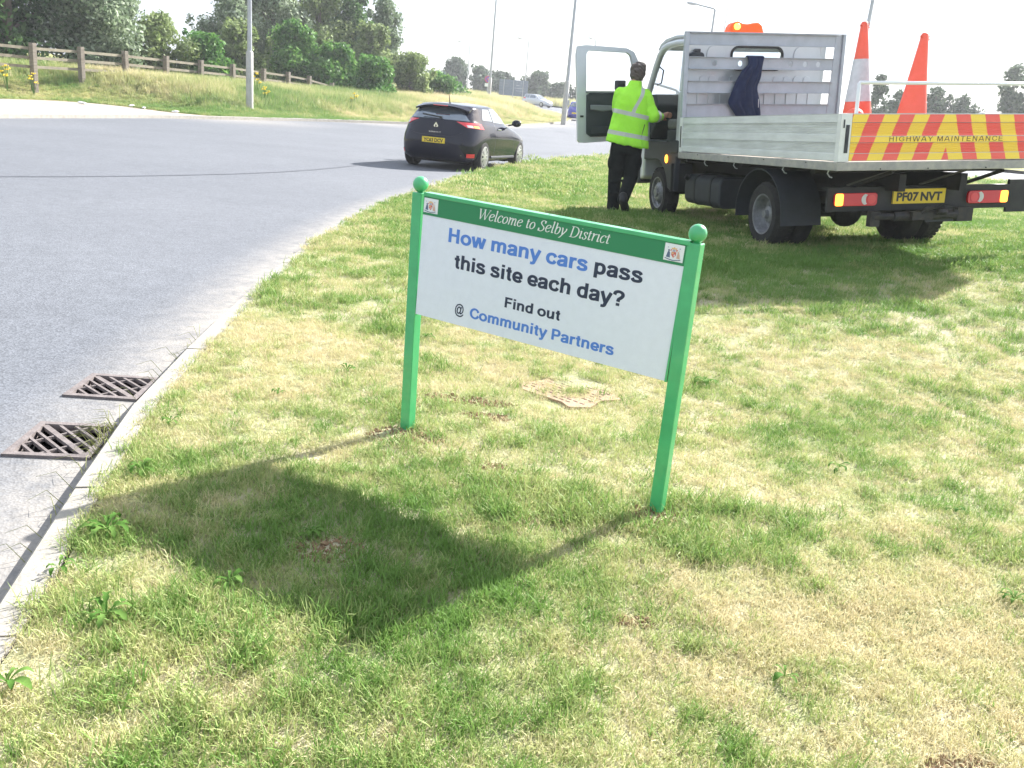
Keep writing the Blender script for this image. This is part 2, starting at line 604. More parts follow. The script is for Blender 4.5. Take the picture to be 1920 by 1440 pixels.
# gully gratings: corner positions on the road
def grate_frame(c, yaw, w, l):
    return Matrix.Translation((c[0], c[1], float(zr(c[1])))) @ Matrix.Rotation(yaw, 4, 'Z'), w, l
GR = [grate_frame((-1.815, 3.34), rad(6.5), 0.33, 0.37), grate_frame((-1.93, 4.035), rad(4.0), 0.34, 0.345)]

# ---- road sheet with openings under the gratings
def road_sheet():
    xs = np.concatenate([np.linspace(-60, -4, 15), np.linspace(-3.6, 0, 37), np.linspace(1, 60, 24)])
    ys = np.concatenate([np.linspace(-30, 0, 8), np.linspace(0.4, 16, 60), np.linspace(17, 60, 44), np.linspace(62, 130, 20), np.linspace(140, 200, 4)])
    bm = bmesh.new()
    g = [[bm.verts.new((x, y, float(zr(y)))) for x in xs] for y in ys]
    for i in range(len(ys) - 1):
        for j in range(len(xs) - 1):
            bm.faces.new((g[i][j], g[i][j + 1], g[i + 1][j + 1], g[i + 1][j]))
    for Mx, w, l in GR:
        ax = Mx.to_3x3() @ Vector((1, 0, 0)); ay = Mx.to_3x3() @ Vector((0, 1, 0)); c = Mx.translation
        for p, n in ((c - ax * (w / 2 - .012), ax), (c + ax * (w / 2 - .012), ax), (c - ay * (l / 2 - .012), ay), (c + ay * (l / 2 - .012), ay)):
            near = [f for f in bm.faces if (f.calc_center_median() - c).length < 1.4]
            geo = set(near)
            for f in near: geo.update(f.edges); geo.update(f.verts)
            bmesh.ops.bisect_plane(bm, geom=list(geo), plane_co=p, plane_no=n, dist=1e-5)
        kill = []
        inv = Mx.inverted()
        for f in bm.faces:
            q = inv @ f.calc_center_median()
            if abs(q.x) < w / 2 - .012 and abs(q.y) < l / 2 - .012: kill.append(f)
        bmesh.ops.delete(bm, geom=kill, context='FACES')
    me = bpy.data.meshes.new('road')
    bm.to_mesh(me); bm.free()
    V = np.array([v.co[:] for v in me.vertices])
    d = V[:, 0] - xkerb(V[:, 1])
    g1 = np.clip(1 - (-d) / 0.6, 0, 1) ** 1.6 * (V[:, 1] < 45)
    g2 = np.clip(1 - dist_poly(V[:, 0], V[:, 1], FKC) / 1.6, 0, 1)
    a = me.attributes.new('grit', 'FLOAT', 'POINT')
    a.data.foreach_set('value', np.maximum(g1, g2 * 0.8).astype(np.float32))
    return tag(link_mesh('road', me, [M_asph]), kind='structure')
road_sheet()

# dark repair seam sweeping across the carriageway
seam = catmull([(-9, 9.5), (-7.6, 11.3), (-6.1, 13.3), (-4.7, 16.0), (-3.9, 19.0), (-3.2, 23.5), (-1.4, 29), (1.2, 34)], 10)
mb = MB()
for i in range(len(seam) - 1):
    (ax, ay), (bx, by) = seam[i], seam[i + 1]
    d = Vector((bx - ax, by - ay, 0)).normalized(); nrm = Vector((-d.y, d.x, 0)) * 0.045
    za, zb = float(zr(ay)) + .004, float(zr(by)) + .004
    mb.add([(ax - nrm.x, ay - nrm.y, za), (bx - nrm.x, by - nrm.y, zb), (bx + nrm.x, by + nrm.y, zb), (ax + nrm.x, ay + nrm.y, za)], [(0, 1, 2, 3)])
tag(mb.build('road_seam', M_seam), kind='structure')

# ---- far ground to the horizon, and fields beyond the junction
mb = MB()
n = 40
R = [200, 260, 400, 800, 1600, 3500]
mb.add([(0, 100, 2.26)] + [(r * math.cos(2 * math.pi * k / n), 100 + r * math.sin(2 * math.pi * k / n), 2.26 if r * math.sin(2 * math.pi * k / n) > 20 else (-.12 if r * math.sin(2 * math.pi * k / n) < -60 else -.2)) for r in R for k in range(n)],
       [(1 + i * n + k, 1 + i * n + (k + 1) % n, 1 + (i + 1) * n + (k + 1) % n, 1 + (i + 1) * n + k) for i in range(len(R) - 1) for k in range(n)])
tag(mb.build('ground', M_field), kind='structure')
def h_field(x, y):
    return zr(y) + 0.06 + 0.25 * (fbm(x, y, 0.05, 3))
gx, gy = np.meshgrid(np.arange(-200, 201, 12), np.arange(136, 420, 12))
cdt_sheet('field', [(-230, 141), (-30, 138), (-8, 128), (2, 122), (9, 117), (60, 121), (240, 121), (240, 430), (-230, 430)], np.c_[gx.ravel(), gy.ravel()], h_field, [M_field])
gx, gy = np.meshgrid(np.arange(12, 121, 6), np.arange(52, 116, 6))
cdt_sheet('roadside_field', [(20, 56), (60, 52), (130, 56), (130, 114), (60, 112), (17, 112), (13.5, 95), (14, 75)], np.c_[gx.ravel(), gy.ravel()], h_field, [M_field])

# ---- near verge
yy = NKC[:, 1]
kp = [(p[0] + 0.115 * 1.0, p[1]) for p in NKC]
poly = kp + [(44, 50.5), (44, -6)]
P1x, P1y = np.meshgrid(np.arange(-2.2, 5.2, .11), np.arange(-.3, 9, .11))
P2x, P2y = np.meshgrid(np.arange(-2.5, 9, .3), np.arange(9, 22, .3))
P3x, P3y = np.meshgrid(np.arange(-3, 44, 1.5), np.arange(-6, 50, 1.5))
k3 = ~((P3x > -2.2) & (P3x < 5.2) & (P3y > -.3) & (P3y < 9)) & ~((P3x < 9) & (P3y > 9) & (P3y < 22))
pts = np.vstack([np.c_[P1x.ravel(), P1y.ravel()], np.c_[P2x.ravel(), P2y.ravel()], np.c_[P3x[k3], P3y[k3]]])
pts += RNG.normal(0, .012, pts.shape)
cdt_sheet('grass_verge', poly, pts, h_near, [M_turf])

# ---- far verge / embankment
X1, Y1 = np.meshgrid(np.arange(-26, 4, .8), np.arange(30, 90, .8))
X2, Y2 = np.meshgrid(np.arange(-100, 6, 4), np.arange(-14, 138, 4))
k2 = ~((X2 > -26) & (Y2 > 30) & (Y2 < 90))
vp = [tuple(p) for p in VKC]
poly = vp + [(-110, 137), (-110, -16)]
cdt_sheet('embankment', poly, np.vstack([np.c_[X1.ravel(), Y1.ravel()], np.c_[X2[k2], Y2[k2]]]), h_far, [M_bank])

# ---- pavement on the far left, between kerb and bank
fk_l = [tuple(p) for p in FKC if p[1] < 37.8]
pv = fk_l + [(-13.2, 37.4), (-14.8, 37.6), (-16.6, 38.6), (-18.6, 39.3), (-20.6, 38.2), (-21.4, 35), (-22, 30), (-22.8, 20), (-23.4, 5), (-23.4, -16)]
X, Yg = np.meshgrid(np.arange(-23, -11, 1.0), np.arange(-15, 39, 1.5))
cdt_sheet('pavement', pv, np.c_[X.ravel(), Yg.ravel()], lambda x, y: zr(y) + 0.06, [M_pave])

# ---- far kerb: too far to tell its stones apart
mb = MB()
for i in range(len(FKC) - 1):
    (ax, ay), (bx, by) = FKC[i], FKC[i + 1]
    if ay > 125: break
    d = Vector((bx - ax, by - ay)).normalized(); nx, ny = -d.y, d.x
    w = 0.22
    za, zb = float(zr(ay)), float(zr(by))
    vs = []
    for (x, y, z) in ((ax, ay, za), (bx, by, zb)):
        vs += [(x + nx * .0, y + ny * .0, z - .05), (x, y, z + .11), (x + nx * w, y + ny * w, z + .115), (x + nx * w, y + ny * w, z - .05)]
    mb.add(vs, [(0, 4, 5, 1), (1, 5, 6, 2), (2, 6, 7, 3)])
tag(mb.build('far_kerb', M_kerb), kind='structure')

# ---- near kerb: separate stones
kerb = empty('kerb')
tag(kerb, kind='structure')
seg = NKC
s = np.r_[0, np.cumsum(np.hypot(*np.diff(seg, axis=0).T))]
def kat(d):
    x = np.interp(d, s, seg[:, 0]); y = np.interp(d, s, seg[:, 1])
    x2 = np.interp(d + .05, s, seg[:, 0]); y2 = np.interp(d + .05, s, seg[:, 1])
    t = Vector((x2 - x, y2 - y)).normalized()
    return float(x), float(y), t
d = 3.0
while d < s[-1] - 6:
    L = 0.915
    x0, y0, t0 = kat(d); x1, y1, t1 = kat(d + L - 0.008)
    mb = MB()
    w, jz = 0.105, random.uniform(-.004, .004)
    vs = []
    for x, y in ((x0, y0), (x1, y1)):
        z = float(zr(y)) + jz
        t = Vector((x1 - x0, y1 - y0)).normalized(); nx, ny = t.y, -t.x
        for o, h in ((-.002, -.12), (.0, .044), (.014, .060), (w, .062), (w, -.12)):
            vs.append((x + nx * o, y + ny * o, z + h))
    mb.add(vs, [(0, 5, 6, 1), (1, 6, 7, 2), (2, 7, 8, 3), (3, 8, 9, 4), (0, 1, 2, 3, 4), (9, 8, 7, 6, 5)])
    mb.build('kerb_stone', M_kerb, kerb)
    d += L

# ---- gully gratings
def make_grate(Mx, w, l, label):
    root = empty('drain_grate', mw=Mx)
    tag(root, label, 'drain grate', 'drain gratings in the gutter')
    h0, h1 = -0.02, 0.012
    fr = MB()
    fw = .03
    fr.box((-w / 2, -l / 2, h0), (w / 2, -l / 2 + fw, h1)); fr.box((-w / 2, l / 2 - fw, h0), (w / 2, l / 2, h1))
    fr.box((-w / 2, -l / 2 + fw, h0), (-w / 2 + fw, l / 2 - fw, h1)); fr.box((w / 2 - fw, -l / 2 + fw, h0), (w / 2, l / 2 - fw, h1))
    fr.build('frame', M_iron, root)
    pit = MB(); a, b = w / 2 - .01, l / 2 - .01
    pit.add([(-a, -b, -.35), (a, -b, -.35), (a, b, -.35), (-a, b, -.35), (-a, -b, -.005), (a, -b, -.005), (a, b, -.005), (-a, b, -.005)],
            [(0, 1, 2, 3), (0, 4, 5, 1), (1, 5, 6, 2), (2, 6, 7, 3), (3, 7, 4, 0)])
    pit.build('gully_pit', M_pit, root)
    # bars run along the TL-BR diagonal; short webs cross them
    D1 = Vector((w, -l)).normalized(); N1 = Vector((-D1.y, D1.x))
    D2 = Vector((w, l)).normalized()
    a, b = w / 2 - fw * .7, l / 2 - fw * .7
    def clip(p, dd):
        ts = []
        for k, lim in ((0, a), (1, b)):
            if abs(dd[k]) > 1e-6:
                ts.append(sorted(((-lim - p[k]) / dd[k], (lim - p[k]) / dd[k])))
        lo = max(t[0] for t in ts); hi = min(t[1] for t in ts)
        return (lo, hi) if hi > lo + .01 else None
    for k in range(-4, 5):
        p = N1 * (k * .0485)
        c = clip(p, D1)
        if not c: continue
        wd = .024 if k == 0 else .0115
        q0, q1 = p + D1 * c[0], p + D1 * c[1]
        bm_ = MB(); bm_.bar((q0.x, q0.y, .001), (q1.x, q1.y, .001), wd, .016)
        bm_.build('grate_bar', M_iron, root)
    for k in (-.8, .8):
        p = D1 * (k * .085)
        c = clip(p, D2)
        if c:
            q0, q1 = p + D2 * c[0], p + D2 * c[1]
            bm_ = MB(); bm_.bar((q0.x, q0.y, -.0005), (q1.x, q1.y, -.0005), .010, .013)
            bm_.build('cross_web', M_iron, root)
    return root
make_grate(*GR[0], 'nearer rusty iron drain grate with diagonal bars, grass stems over its kerb side')
make_grate(*GR[1], 'farther rusty iron drain grate with diagonal bars, clear of grass stems')

# ---- metal cover half buried in dry grass under the sign
Mc = Matrix.Translation((.30, 4.45, float(h_near(.30, 4.45)) + .007)) @ Matrix.Rotation(rad(-42), 4, 'Z')
cv = empty('access_cover', mw=Mc)
tag(cv, 'brown patterned metal access cover half buried in dry grass behind the sign', 'access cover')
M_cover = mat('cover_rust', (0.30, 0.20, 0.13), 0.85, var=0.3, scale=10, col2=(0.36, 0.27, 0.17), bump=.5, bscale=60)
M_cover2 = mat('cover_groove', (0.10, 0.055, 0.035), 0.9)
mb = MB(); mb.prism([(-.24, -.12), (-.15, -.19), (.10, -.17), (.17, -.20), (.24, -.11), (.20, .02), (.25, .14), (.12, .19), (-.03, .17), (-.12, .20), (-.24, .15), (-.20, .03)], 'z', -.03, -.004); mb.build('cover_plate', M_cover, cv)
for i in range(11):
    for j in range(9):
        if random.random() < .3 or i in (0, 10): continue
        x = -.210 + i * .042 + (.011 if j % 2 else -.011); y = -.140 + j * .035
        mb = MB(); mb.box((x - .014, y - .0045, -.0045), (x + .014, y + .0045, -.0025)); mb.build('slot', M_cover2, cv)

# ================================================================== GRASS (instanced tufts)
def tuft_mesh(name, nb, r, h, hv, w, lean, seg=2, seed=0, droop=0.4):
    rg = np.random.default_rng(seed)
    V, F = [], []
    for _ in range(nb):
        a = rg.uniform(0, 2 * math.pi); rr = r * math.sqrt(rg.uniform(0, 1))
        bx, by = rr * math.cos(a), rr * math.sin(a)
        az = rg.uniform(0, 2 * math.pi); ln = rg.uniform(0.15, 1) * lean
        hh = h * rg.uniform(1 - hv, 1 + hv)
        fa = az + rg.normal(0, .7) + math.pi / 2
        wx, wy = math.cos(fa) * w / 2, math.sin(fa) * w / 2
        pts = []
        x, y, z = bx, by, -.004
        ang = ln * .55
        for s_ in range(seg + 1):
            pts.append((x, y, z))
            st = hh / seg
            x += math.cos(az) * math.sin(ang) * st; y += math.sin(az) * math.sin(ang) * st; z += math.cos(ang) * st
            ang += ln * droop * 2 / seg + rg.normal(0, .12)
        k = len(V)
        for i, p in enumerate(pts[:-1]):
            f_ = 1 - .45 * i / seg
            V.append((p[0] - wx * f_, p[1] - wy * f_, p[2])); V.append((p[0] + wx * f_, p[1] + wy * f_, p[2]))
        V.append(pts[-1])
        for i in range(seg - 1):
            F.append((k + 2 * i, k + 2 * i + 1, k + 2 * i + 3, k + 2 * i + 2))
        F.append((k + 2 * seg - 2, k + 2 * seg - 1, k + 2 * seg))
    me = bpy.data.meshes.new(name)
    me.from_pydata(V, [], F)
    return me

def scatter_object(name, P, rot, scl, tint, kind, templates, material, label=None):
    """one object: points that carry copies of the template tufts"""
    me = bpy.data.meshes.new(name)
    me.vertices.add(len(P))
    me.vertices.foreach_set('co', np.asarray(P, np.float32).ravel())
    for nm, ty, arr in (('rot', 'FLOAT_VECTOR', rot), ('scl', 'FLOAT', scl), ('tint', 'FLOAT', tint), ('pick', 'INT', kind)):
        a = me.attributes.new(nm, ty, 'POINT')
        a.data.foreach_set('vector' if ty == 'FLOAT_VECTOR' else 'value', np.asarray(arr, np.int32 if ty == 'INT' else np.float32).ravel())
    o = bpy.data.objects.new(name, me)
    COL.objects.link(o)
    tag(o, label, kind='stuff')
    tc = bpy.data.collections.new(name + '_templates')
    for i, t in enumerate(templates):
        to = bpy.data.objects.new('%s_%02d' % (name, i), t)
        t.materials.append(material)
        tc.objects.link(to)
    ng = bpy.data.node_groups.new(name, 'GeometryNodeTree')
    ng.interface.new_socket('Geometry', in_out='INPUT', socket_type='NodeSocketGeometry')
    ng.interface.new_socket('Geometry', in_out='OUTPUT', socket_type='NodeSocketGeometry')
    N = ng.nodes.new; L = ng.links.new
    gi, go = N('NodeGroupInput'), N('NodeGroupOutput')
    ip = N('GeometryNodeInstanceOnPoints'); ci = N('GeometryNodeCollectionInfo')
    ci.inputs['Collection'].default_value = tc
    ci.inputs['Separate Children'].default_value = True
    ci.inputs['Reset Children'].default_value = True
    ip.inputs['Pick Instance'].default_value = True
    def na(nm, ty):
        n_ = N('GeometryNodeInputNamedAttribute'); n_.data_type = ty; n_.inputs['Name'].default_value = nm
        return [s_ for s_ in n_.outputs if s_.enabled and s_.name == 'Attribute'][0]
    L(gi.outputs[0], ip.inputs['Points']); L(ci.outputs[0], ip.inputs['Instance'])
    L(na('pick', 'INT'), ip.inputs['Instance Index'])
    er = N('FunctionNodeEulerToRotation'); L(na('rot', 'FLOAT_VECTOR'), er.inputs[0]); L(er.outputs[0], ip.inputs['Rotation'])
    L(na('scl', 'FLOAT'), ip.inputs['Scale'])
    L(ip.outputs[0], go.inputs[0])
    md = o.modifiers.new('scatter', 'NODES'); md.node_group = ng
    return o

M_blade = leaf_mat('grass_blade', (0.62, 0.55, 0.33), (0.46, 0.49, 0.20), (0.17, 0.30, 0.065), tl=0.30)
templ = [tuft_mesh('lawn_tuft', 32, .045, .026, .55, .0024, 2.0, 2, i, .6) for i in range(5)] + \
        [tuft_mesh('lawn_tuft', 24, .040, .036, .5, .0027, 1.4, 3, 10 + i, .4) for i in range(4)] + \
        [tuft_mesh('lawn_tuft', 26, .05, .022, .4, .0028, 3.0, 2, 20 + i, .1) for i in range(3)] + \
        [tuft_mesh('lawn_tuft', 60, .11, .040, .5, .0055, 1.5, 2, 30 + i, .5) for i in range(3)] + \
        [tuft_mesh('lawn_tuft', 90, .24, .050, .5, .012, 1.4, 2, 33 + i, .5) for i in range(3)]

DIRT = [(-.44, 3.60, .17, .10), (.60, 3.02, .13, .09), (-.10, 3.95, .12, .05), (-.05, 3.35, .06, .04), (.34, 4.58, .19, .10), (.20, 4.22, .11, .055), (-.50, 4.05, .05, .03),
        (-1.12, 1.80, .20, .08), (.15, 1.15, .10, .06), (-.20, 4.15, .22, .06), (-.55, 2.55, .12, .08), (1.15, 1.75, .10, .05), (.42, 2.28, .07, .03)]
def bare(x, y):
    b = np.zeros_like(x)
    for cx, cy, rx, ry in DIRT:
        wob = .62 + .9 * fbm(x, y, 9, 2)
        b = np.maximum(b, np.exp(-((((x - cx) / rx) ** 2 + ((y - cy) / ry) ** 2) * wob) ** 1.3))
    return b
def lawn_points(x0, x1, y0, y1, dens):
    n_ = int((x1 - x0) * (y1 - y0) * dens)
    x = RNG.uniform(x0, x1, n_); y = RNG.uniform(y0, y1, n_)
    d = x - xkerb(y)
    keep = d > .078 + .05 * fbm(x, y, 7, 2)
    # within the view wedge (plus a generous margin)
    keep &= (x < 1.0 + .80 * (y + .6)) & (x > -1.2 - .75 * (y + .6))
    keep &= RNG.random(n_) > bare(x, y) * .93
    thin = fbm(x + 40, y + 9, 1.7, 4)
    keep &= RNG.random(n_) < np.clip(1.25 - (thin - .5) * 2.2, .35, 1)
    return x[keep], y[keep]
parts_ = [lawn_points(-1.9, 3.2, .55, 3.2, 1900), lawn_points(-2.1, 4.6, 3.2, 5.5, 1150), lawn_points(-2.3, 7, 5.5, 9, 560),
          lawn_points(-2.3, 11, 9, 15, 260), lawn_points(-2.3, 17, 15, 25, 75), lawn_points(-1, 30, 25, 42, 30)]
x = np.concatenate([p[0] for p in parts_]); y = np.concatenate([p[1] for p in parts_])
N_ = len(x)
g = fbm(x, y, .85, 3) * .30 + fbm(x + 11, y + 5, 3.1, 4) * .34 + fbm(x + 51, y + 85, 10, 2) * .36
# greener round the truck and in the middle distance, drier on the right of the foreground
g = g + .12 * sstep(y, 5, 8) - .015 * sstep(x - .25 * y, -.2, 1.2) * (1 - sstep(y, 6, 9)) + .05 * np.exp(-(((x + .6) / .6) ** 2 + ((y - 2.2) / .8) ** 2))  # last term: shade tone put into the tint where the sign shadow falls
g = g + .13 * np.exp(-((((x + .62) / .85) ** 2 + ((y - 2.5) / .6) ** 2)) ** 1.5) + .10 * sstep(x, .2, 1.2) * sstep(y, 5.5, 7) * (1 - sstep(y, 11, 14))  # deeper green painted under the sign shadow; green turf round truck deepened for its shade
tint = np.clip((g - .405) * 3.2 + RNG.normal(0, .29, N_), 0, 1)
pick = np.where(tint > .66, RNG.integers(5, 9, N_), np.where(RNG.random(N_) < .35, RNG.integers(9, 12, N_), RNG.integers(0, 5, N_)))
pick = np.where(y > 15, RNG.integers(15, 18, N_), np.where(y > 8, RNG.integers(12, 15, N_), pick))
lush = np.clip((fbm(x + 3, y + 77, 2.3, 3) - .55) * 4, 0, 1)
scl = RNG.uniform(.7, 1.25, N_) * (1 + .6 * lush * (tint > .5)) * np.where(y < 5.5, 1, np.where(y < 8, 1.25, np.where(y < 25, 1.0, 1.3)))
scl = scl * (1 + .12 * np.exp(-((x - xkerb(y) - .12) / .09) ** 2) * (y < 5))
z = h_near(x, y) + .002
rot = np.c_[RNG.normal(0, .16, N_), RNG.normal(0, .16, N_), RNG.uniform(0, 6.283, N_)]
# ragged turf standing beside and in front of the post feet
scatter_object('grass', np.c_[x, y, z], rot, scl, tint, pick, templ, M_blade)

# ---- long grass on the embankment
M_tall = leaf_mat('meadow_blade', (0.66, 0.57, 0.36), (0.45, 0.46, 0.20), (0.18, 0.30, 0.08), tl=0.35)
tt = [tuft_mesh('meadow_tuft', 26, .22, .36, .5, .022, .9, 2, 40 + i, .4) for i in range(4)] + \
     [tuft_mesh('meadow_tuft', 34, .26, .20, .4, .022, 1.2, 2, 50 + i, .4) for i in range(3)]
def bank_pts(n_, x0, x1, y0, y1):
    x = RNG.uniform(x0, x1, n_); y = RNG.uniform(y0, y1, n_)
    poly_ = np.vstack([VKC, [(-110, 137), (-110, -16)]])
    ins = np.zeros(n_, bool); j = len(poly_) - 1
    for i in range(len(poly_)):
        xi, yi = poly_[i]; xj, yj = poly_[j]
        ins ^= ((yi > y) != (yj > y)) & (x < (xj - xi) * (y - yi) / (yj - yi + 1e-12) + xi)
        j = i
    d = dist_poly(x, y, VKC)
    k = ins & (d > .12)
    return x[k], y[k], d[k]
A = [bank_pts(52000, -25, 4, 33, 66), bank_pts(20000, -22, 5, 66, 96), bank_pts(9000, -24, 5, 96, 126)]
x = np.concatenate([a[0] for a in A]); y = np.concatenate([a[1] for a in A]); dd = np.concatenate([a[2] for a in A])
keep = (x / np.maximum(y, 1) > -.66)
x, y, dd = x[keep], y[keep], dd[keep]
N_ = len(x)
dry = fbm(x, y, .16, 3) * .6 + fbm(x + 5, y + 50, .7, 3) * .4
dryness = .44 + .42 * sstep(x, -9, -1) + .12 * sstep(dd, 3, 6)
tint = np.clip(1.05 - dryness - (dry - .5) * 2.2 + .12 * (1 - sstep(dd, .5, 2.5)) + RNG.normal(0, .17, N_), 0, 1)
tall = sstep(dd, 1.2 + 1.2 * fbm(x, y, .4, 2), 4.2)
pick = np.where(RNG.random(N_) < tall, RNG.integers(0, 4, N_), RNG.integers(4, 7, N_))
scl = RNG.uniform(.7, 1.2, N_) * (.55 + .55 * tall) * np.where(y > 66, 1.25, 1)
rot = np.c_[RNG.normal(0, .1, N_), RNG.normal(0, .1, N_), RNG.uniform(0, 6.283, N_)]
scatter_object('long_grass', np.c_[x, y, h_far(x, y)], rot, scl, tint, pick, tt, M_tall)

# dry stalk-filled field beyond the junction
n_ = 9000
x = RNG.uniform(-45, 35, n_); y = RNG.uniform(124, 152, n_)
k = (y > 128 - .0 * x) | (x > 3); x, y = x[k], y[k]; n_ = len(x)
tint = np.clip(.25 + RNG.normal(0, .25, n_), 0, 1)
tt2 = [tuft_mesh('field_tuft', 26, .5, .7, .4, .05, .8, 2, 60 + i, .4) for i in range(3)]
scatter_object('field_stalks', np.c_[x, y, h_field(x, y)], np.c_[np.zeros((n_, 2)), RNG.uniform(0, 6.28, n_)], RNG.uniform(.8, 1.4, n_), tint, RNG.integers(0, 3, n_), tt2, M_tall)

# ---- loose soil and dead roots round the post feet and bare patches
M_soil = mat('soil', (0.20, 0.125, 0.07), 0.95, var=0.4, scale=40, col2=(0.33, 0.23, 0.13))
mb = MB()
for cx, cy, rx, ry in DIRT:
    if cy > 4.2 and cx > 0 or (cx, cy) == (-1.12, 1.80): continue
    k = int(300 * math.sqrt(rx * ry / .01))
    for _ in range(min(k, 420)):
        a, r_ = random.uniform(0, 6.283), math.sqrt(random.random()) * 1.05
        px, py = cx + rx * r_ * math.cos(a), cy + ry * r_ * math.sin(a)
        s_ = random.uniform(.002, .009) * (1.5 if random.random() < .12 else 1)
        pz = float(h_near(px, py)) + s_ * .3
        M3 = Matrix.Rotation(random.uniform(0, 6), 3, 'Z') @ Matrix.Rotation(random.uniform(0, 3), 3, 'X')
        vs = [M3 @ Vector(q) * s_ * random.uniform(.6, 1.3) for q in ((1, 0, 0), (-1, 0, 0), (0, 1, 0), (0, -1, 0), (0, 0, 1), (0, 0, -1))]
        mb.add([(v.x + px, v.y + py, v.z + pz) for v in vs], [(0, 2, 4), (2, 1, 4), (1, 3, 4), (3, 0, 4), (2, 0, 5), (1, 2, 5), (3, 1, 5), (0, 3, 5)])
tag(mb.build('soil_crumbs', M_soil, weld=False), kind='stuff')

# ---- broad-leaved weeds in the lawn
M_weed = mat('weed_leaf', (0.09, 0.20, 0.035), 0.85, spec=.15, var=0.35, scale=20, tl=0.3)
M_weed2 = mat('weed_leaf_pale', (0.15, 0.27, 0.06), 0.85, spec=.15, var=0.3, scale=20, tl=0.35)
def leaf_mesh(L, W, arch, toothed):
    V, F = [], []
    n_ = 9
    for i in range(n_):
        t = i / (n_ - 1)
        w = W * math.sin(math.pi * min(1, t * .93 + .05)) ** .7 * (.35 + .65 * t if t < .7 else 1)
        if toothed: w *= (1.15 if i % 2 else .55)
        x_ = L * t * math.cos(arch * t); z_ = L * t * math.sin(arch * (1 - t * 1.1)) + .004
        V += [(x_, -w / 2, z_ + w * .22), (x_, 0, z_), (x_, w / 2, z_ + w * .22)]
    for i in range(n_ - 1):
        k = 3 * i
        F += [(k, k + 3, k + 4, k + 1), (k + 1, k + 4, k + 5, k + 2)]
    me = bpy.data.meshes.new('leaf'); me.from_pydata(V, [], F)
    return me
LM = []
for tooth in (0, 1):
    for mm in (M_weed, M_weed2):
        me = leaf_mesh(1, .30 if not tooth else .27, .75, tooth); me.materials.append(mm); me.shade_smooth(); LM.append(me)
weeds = [(-1.34, 2.985, .11, 1, 'dandelion leaves on the kerb edge beside the nearer drain grate', 9), (-1.43, 3.486, .09, 1, 'leafy weed between the kerb and the two drain grates', 8),
         (-.775, 2.274, .085, 0, 'small broad-leaved weed in the middle of the sign shadow', 8), (-1.025, 2.035, .12, 2, 'spiky green weed just outside the near corner of the sign shadow', 10),
         (-1.24, 2.50, .13, 2, 'spreading dark weed where the sign shadow meets the kerb', 12), (-.873, 4.421, .09, 3, 'pale weed in the grass left of the left sign post', 7),
         (1.083, 4.779, .13, 1, 'tall bright weed behind the right sign post', 9), (1.477, 3.667, .09, 3, 'low clover-like weed right of the sign foot', 9),
         (1.705, 2.592, .10, 1, 'lime green weed at the right edge of the lawn', 9), (1.836, 3.305, .08, 3, 'small weed far right, above the lime green one', 7),
         (-1.118, 1.736, .11, 0, 'upright green weed at the left picture edge below the kerb', 8), (.802, 2.048, .075, 3, 'tiny weed in dry grass in the lower right of the lawn', 6),
         (-.545, 5.216, .09, 1, 'weed patch just behind the left sign post', 8), (-1.27, 2.26, .08, 3, 'yellowish weed leaning over the kerb by the shadow edge', 7),
         (-.62, 2.62, .09, 1, 'dandelion rosette near the top of the sign shadow', 8), (-1.10, 3.95, .08, 3, 'weed in dry turf right of the farther drain grate', 7),
         (.72, 1.62, .07, 3, 'two-leaved seedling in a bare spot low in the picture', 5), (.02, 1.52, .08, 0, 'grey-green weed at the foot of the picture middle', 7)]
for (x_, y_, L_, k, lab, nl) in weeds:
    r_ = empty('weed_plant', (x_, y_, float(h_near(x_, y_)) + .006), random.uniform(0, 6))
    tag(r_, lab, 'weed', 'broad-leaved weeds in the mown grass')
    for i in range(nl):
        o = bpy.data.objects.new('leaf', LM[(k + (i % 3 == 0)) % 4]); COL.objects.link(o); o.parent = r_
        s_ = L_ * random.uniform(.45, .95)
        o.scale = (s_, s_, s_); o.rotation_euler = (random.uniform(-.2, .2), random.uniform(-.35, .10), 2.4 * i)
        o.location = (0, 0, .005 + .002 * i)
# grass stems bowing over the nearer grating and kerb
mb = MB()
for _ in range(90):
    y_ = random.choice([random.uniform(3.2, 3.5), random.uniform(2.0, 5.0)]); x_ = float(xkerb(y_)) + random.uniform(-.03, .02)
    z_ = float(zr(y_)); L_ = random.uniform(.04, .15); a = random.uniform(1.6, 4.4)
    p0 = (x_, y_, z_ + .0); p1 = (x_ + math.cos(a) * L_ * .45, y_ + math.sin(a) * L_ * .45, z_ + L_ * .6); p2 = (x_ + math.cos(a) * L_, y_ + math.sin(a) * L_, z_ + L_ * .45)
    mb.tube([p0, p1, p2], [.0016, .0012, .0006], 3, cap=False)
tag(mb.build('gutter_grass', mat('gutter_stem', (0.36, 0.38, 0.14), .6, tl=.3), weld=False), kind='stuff')
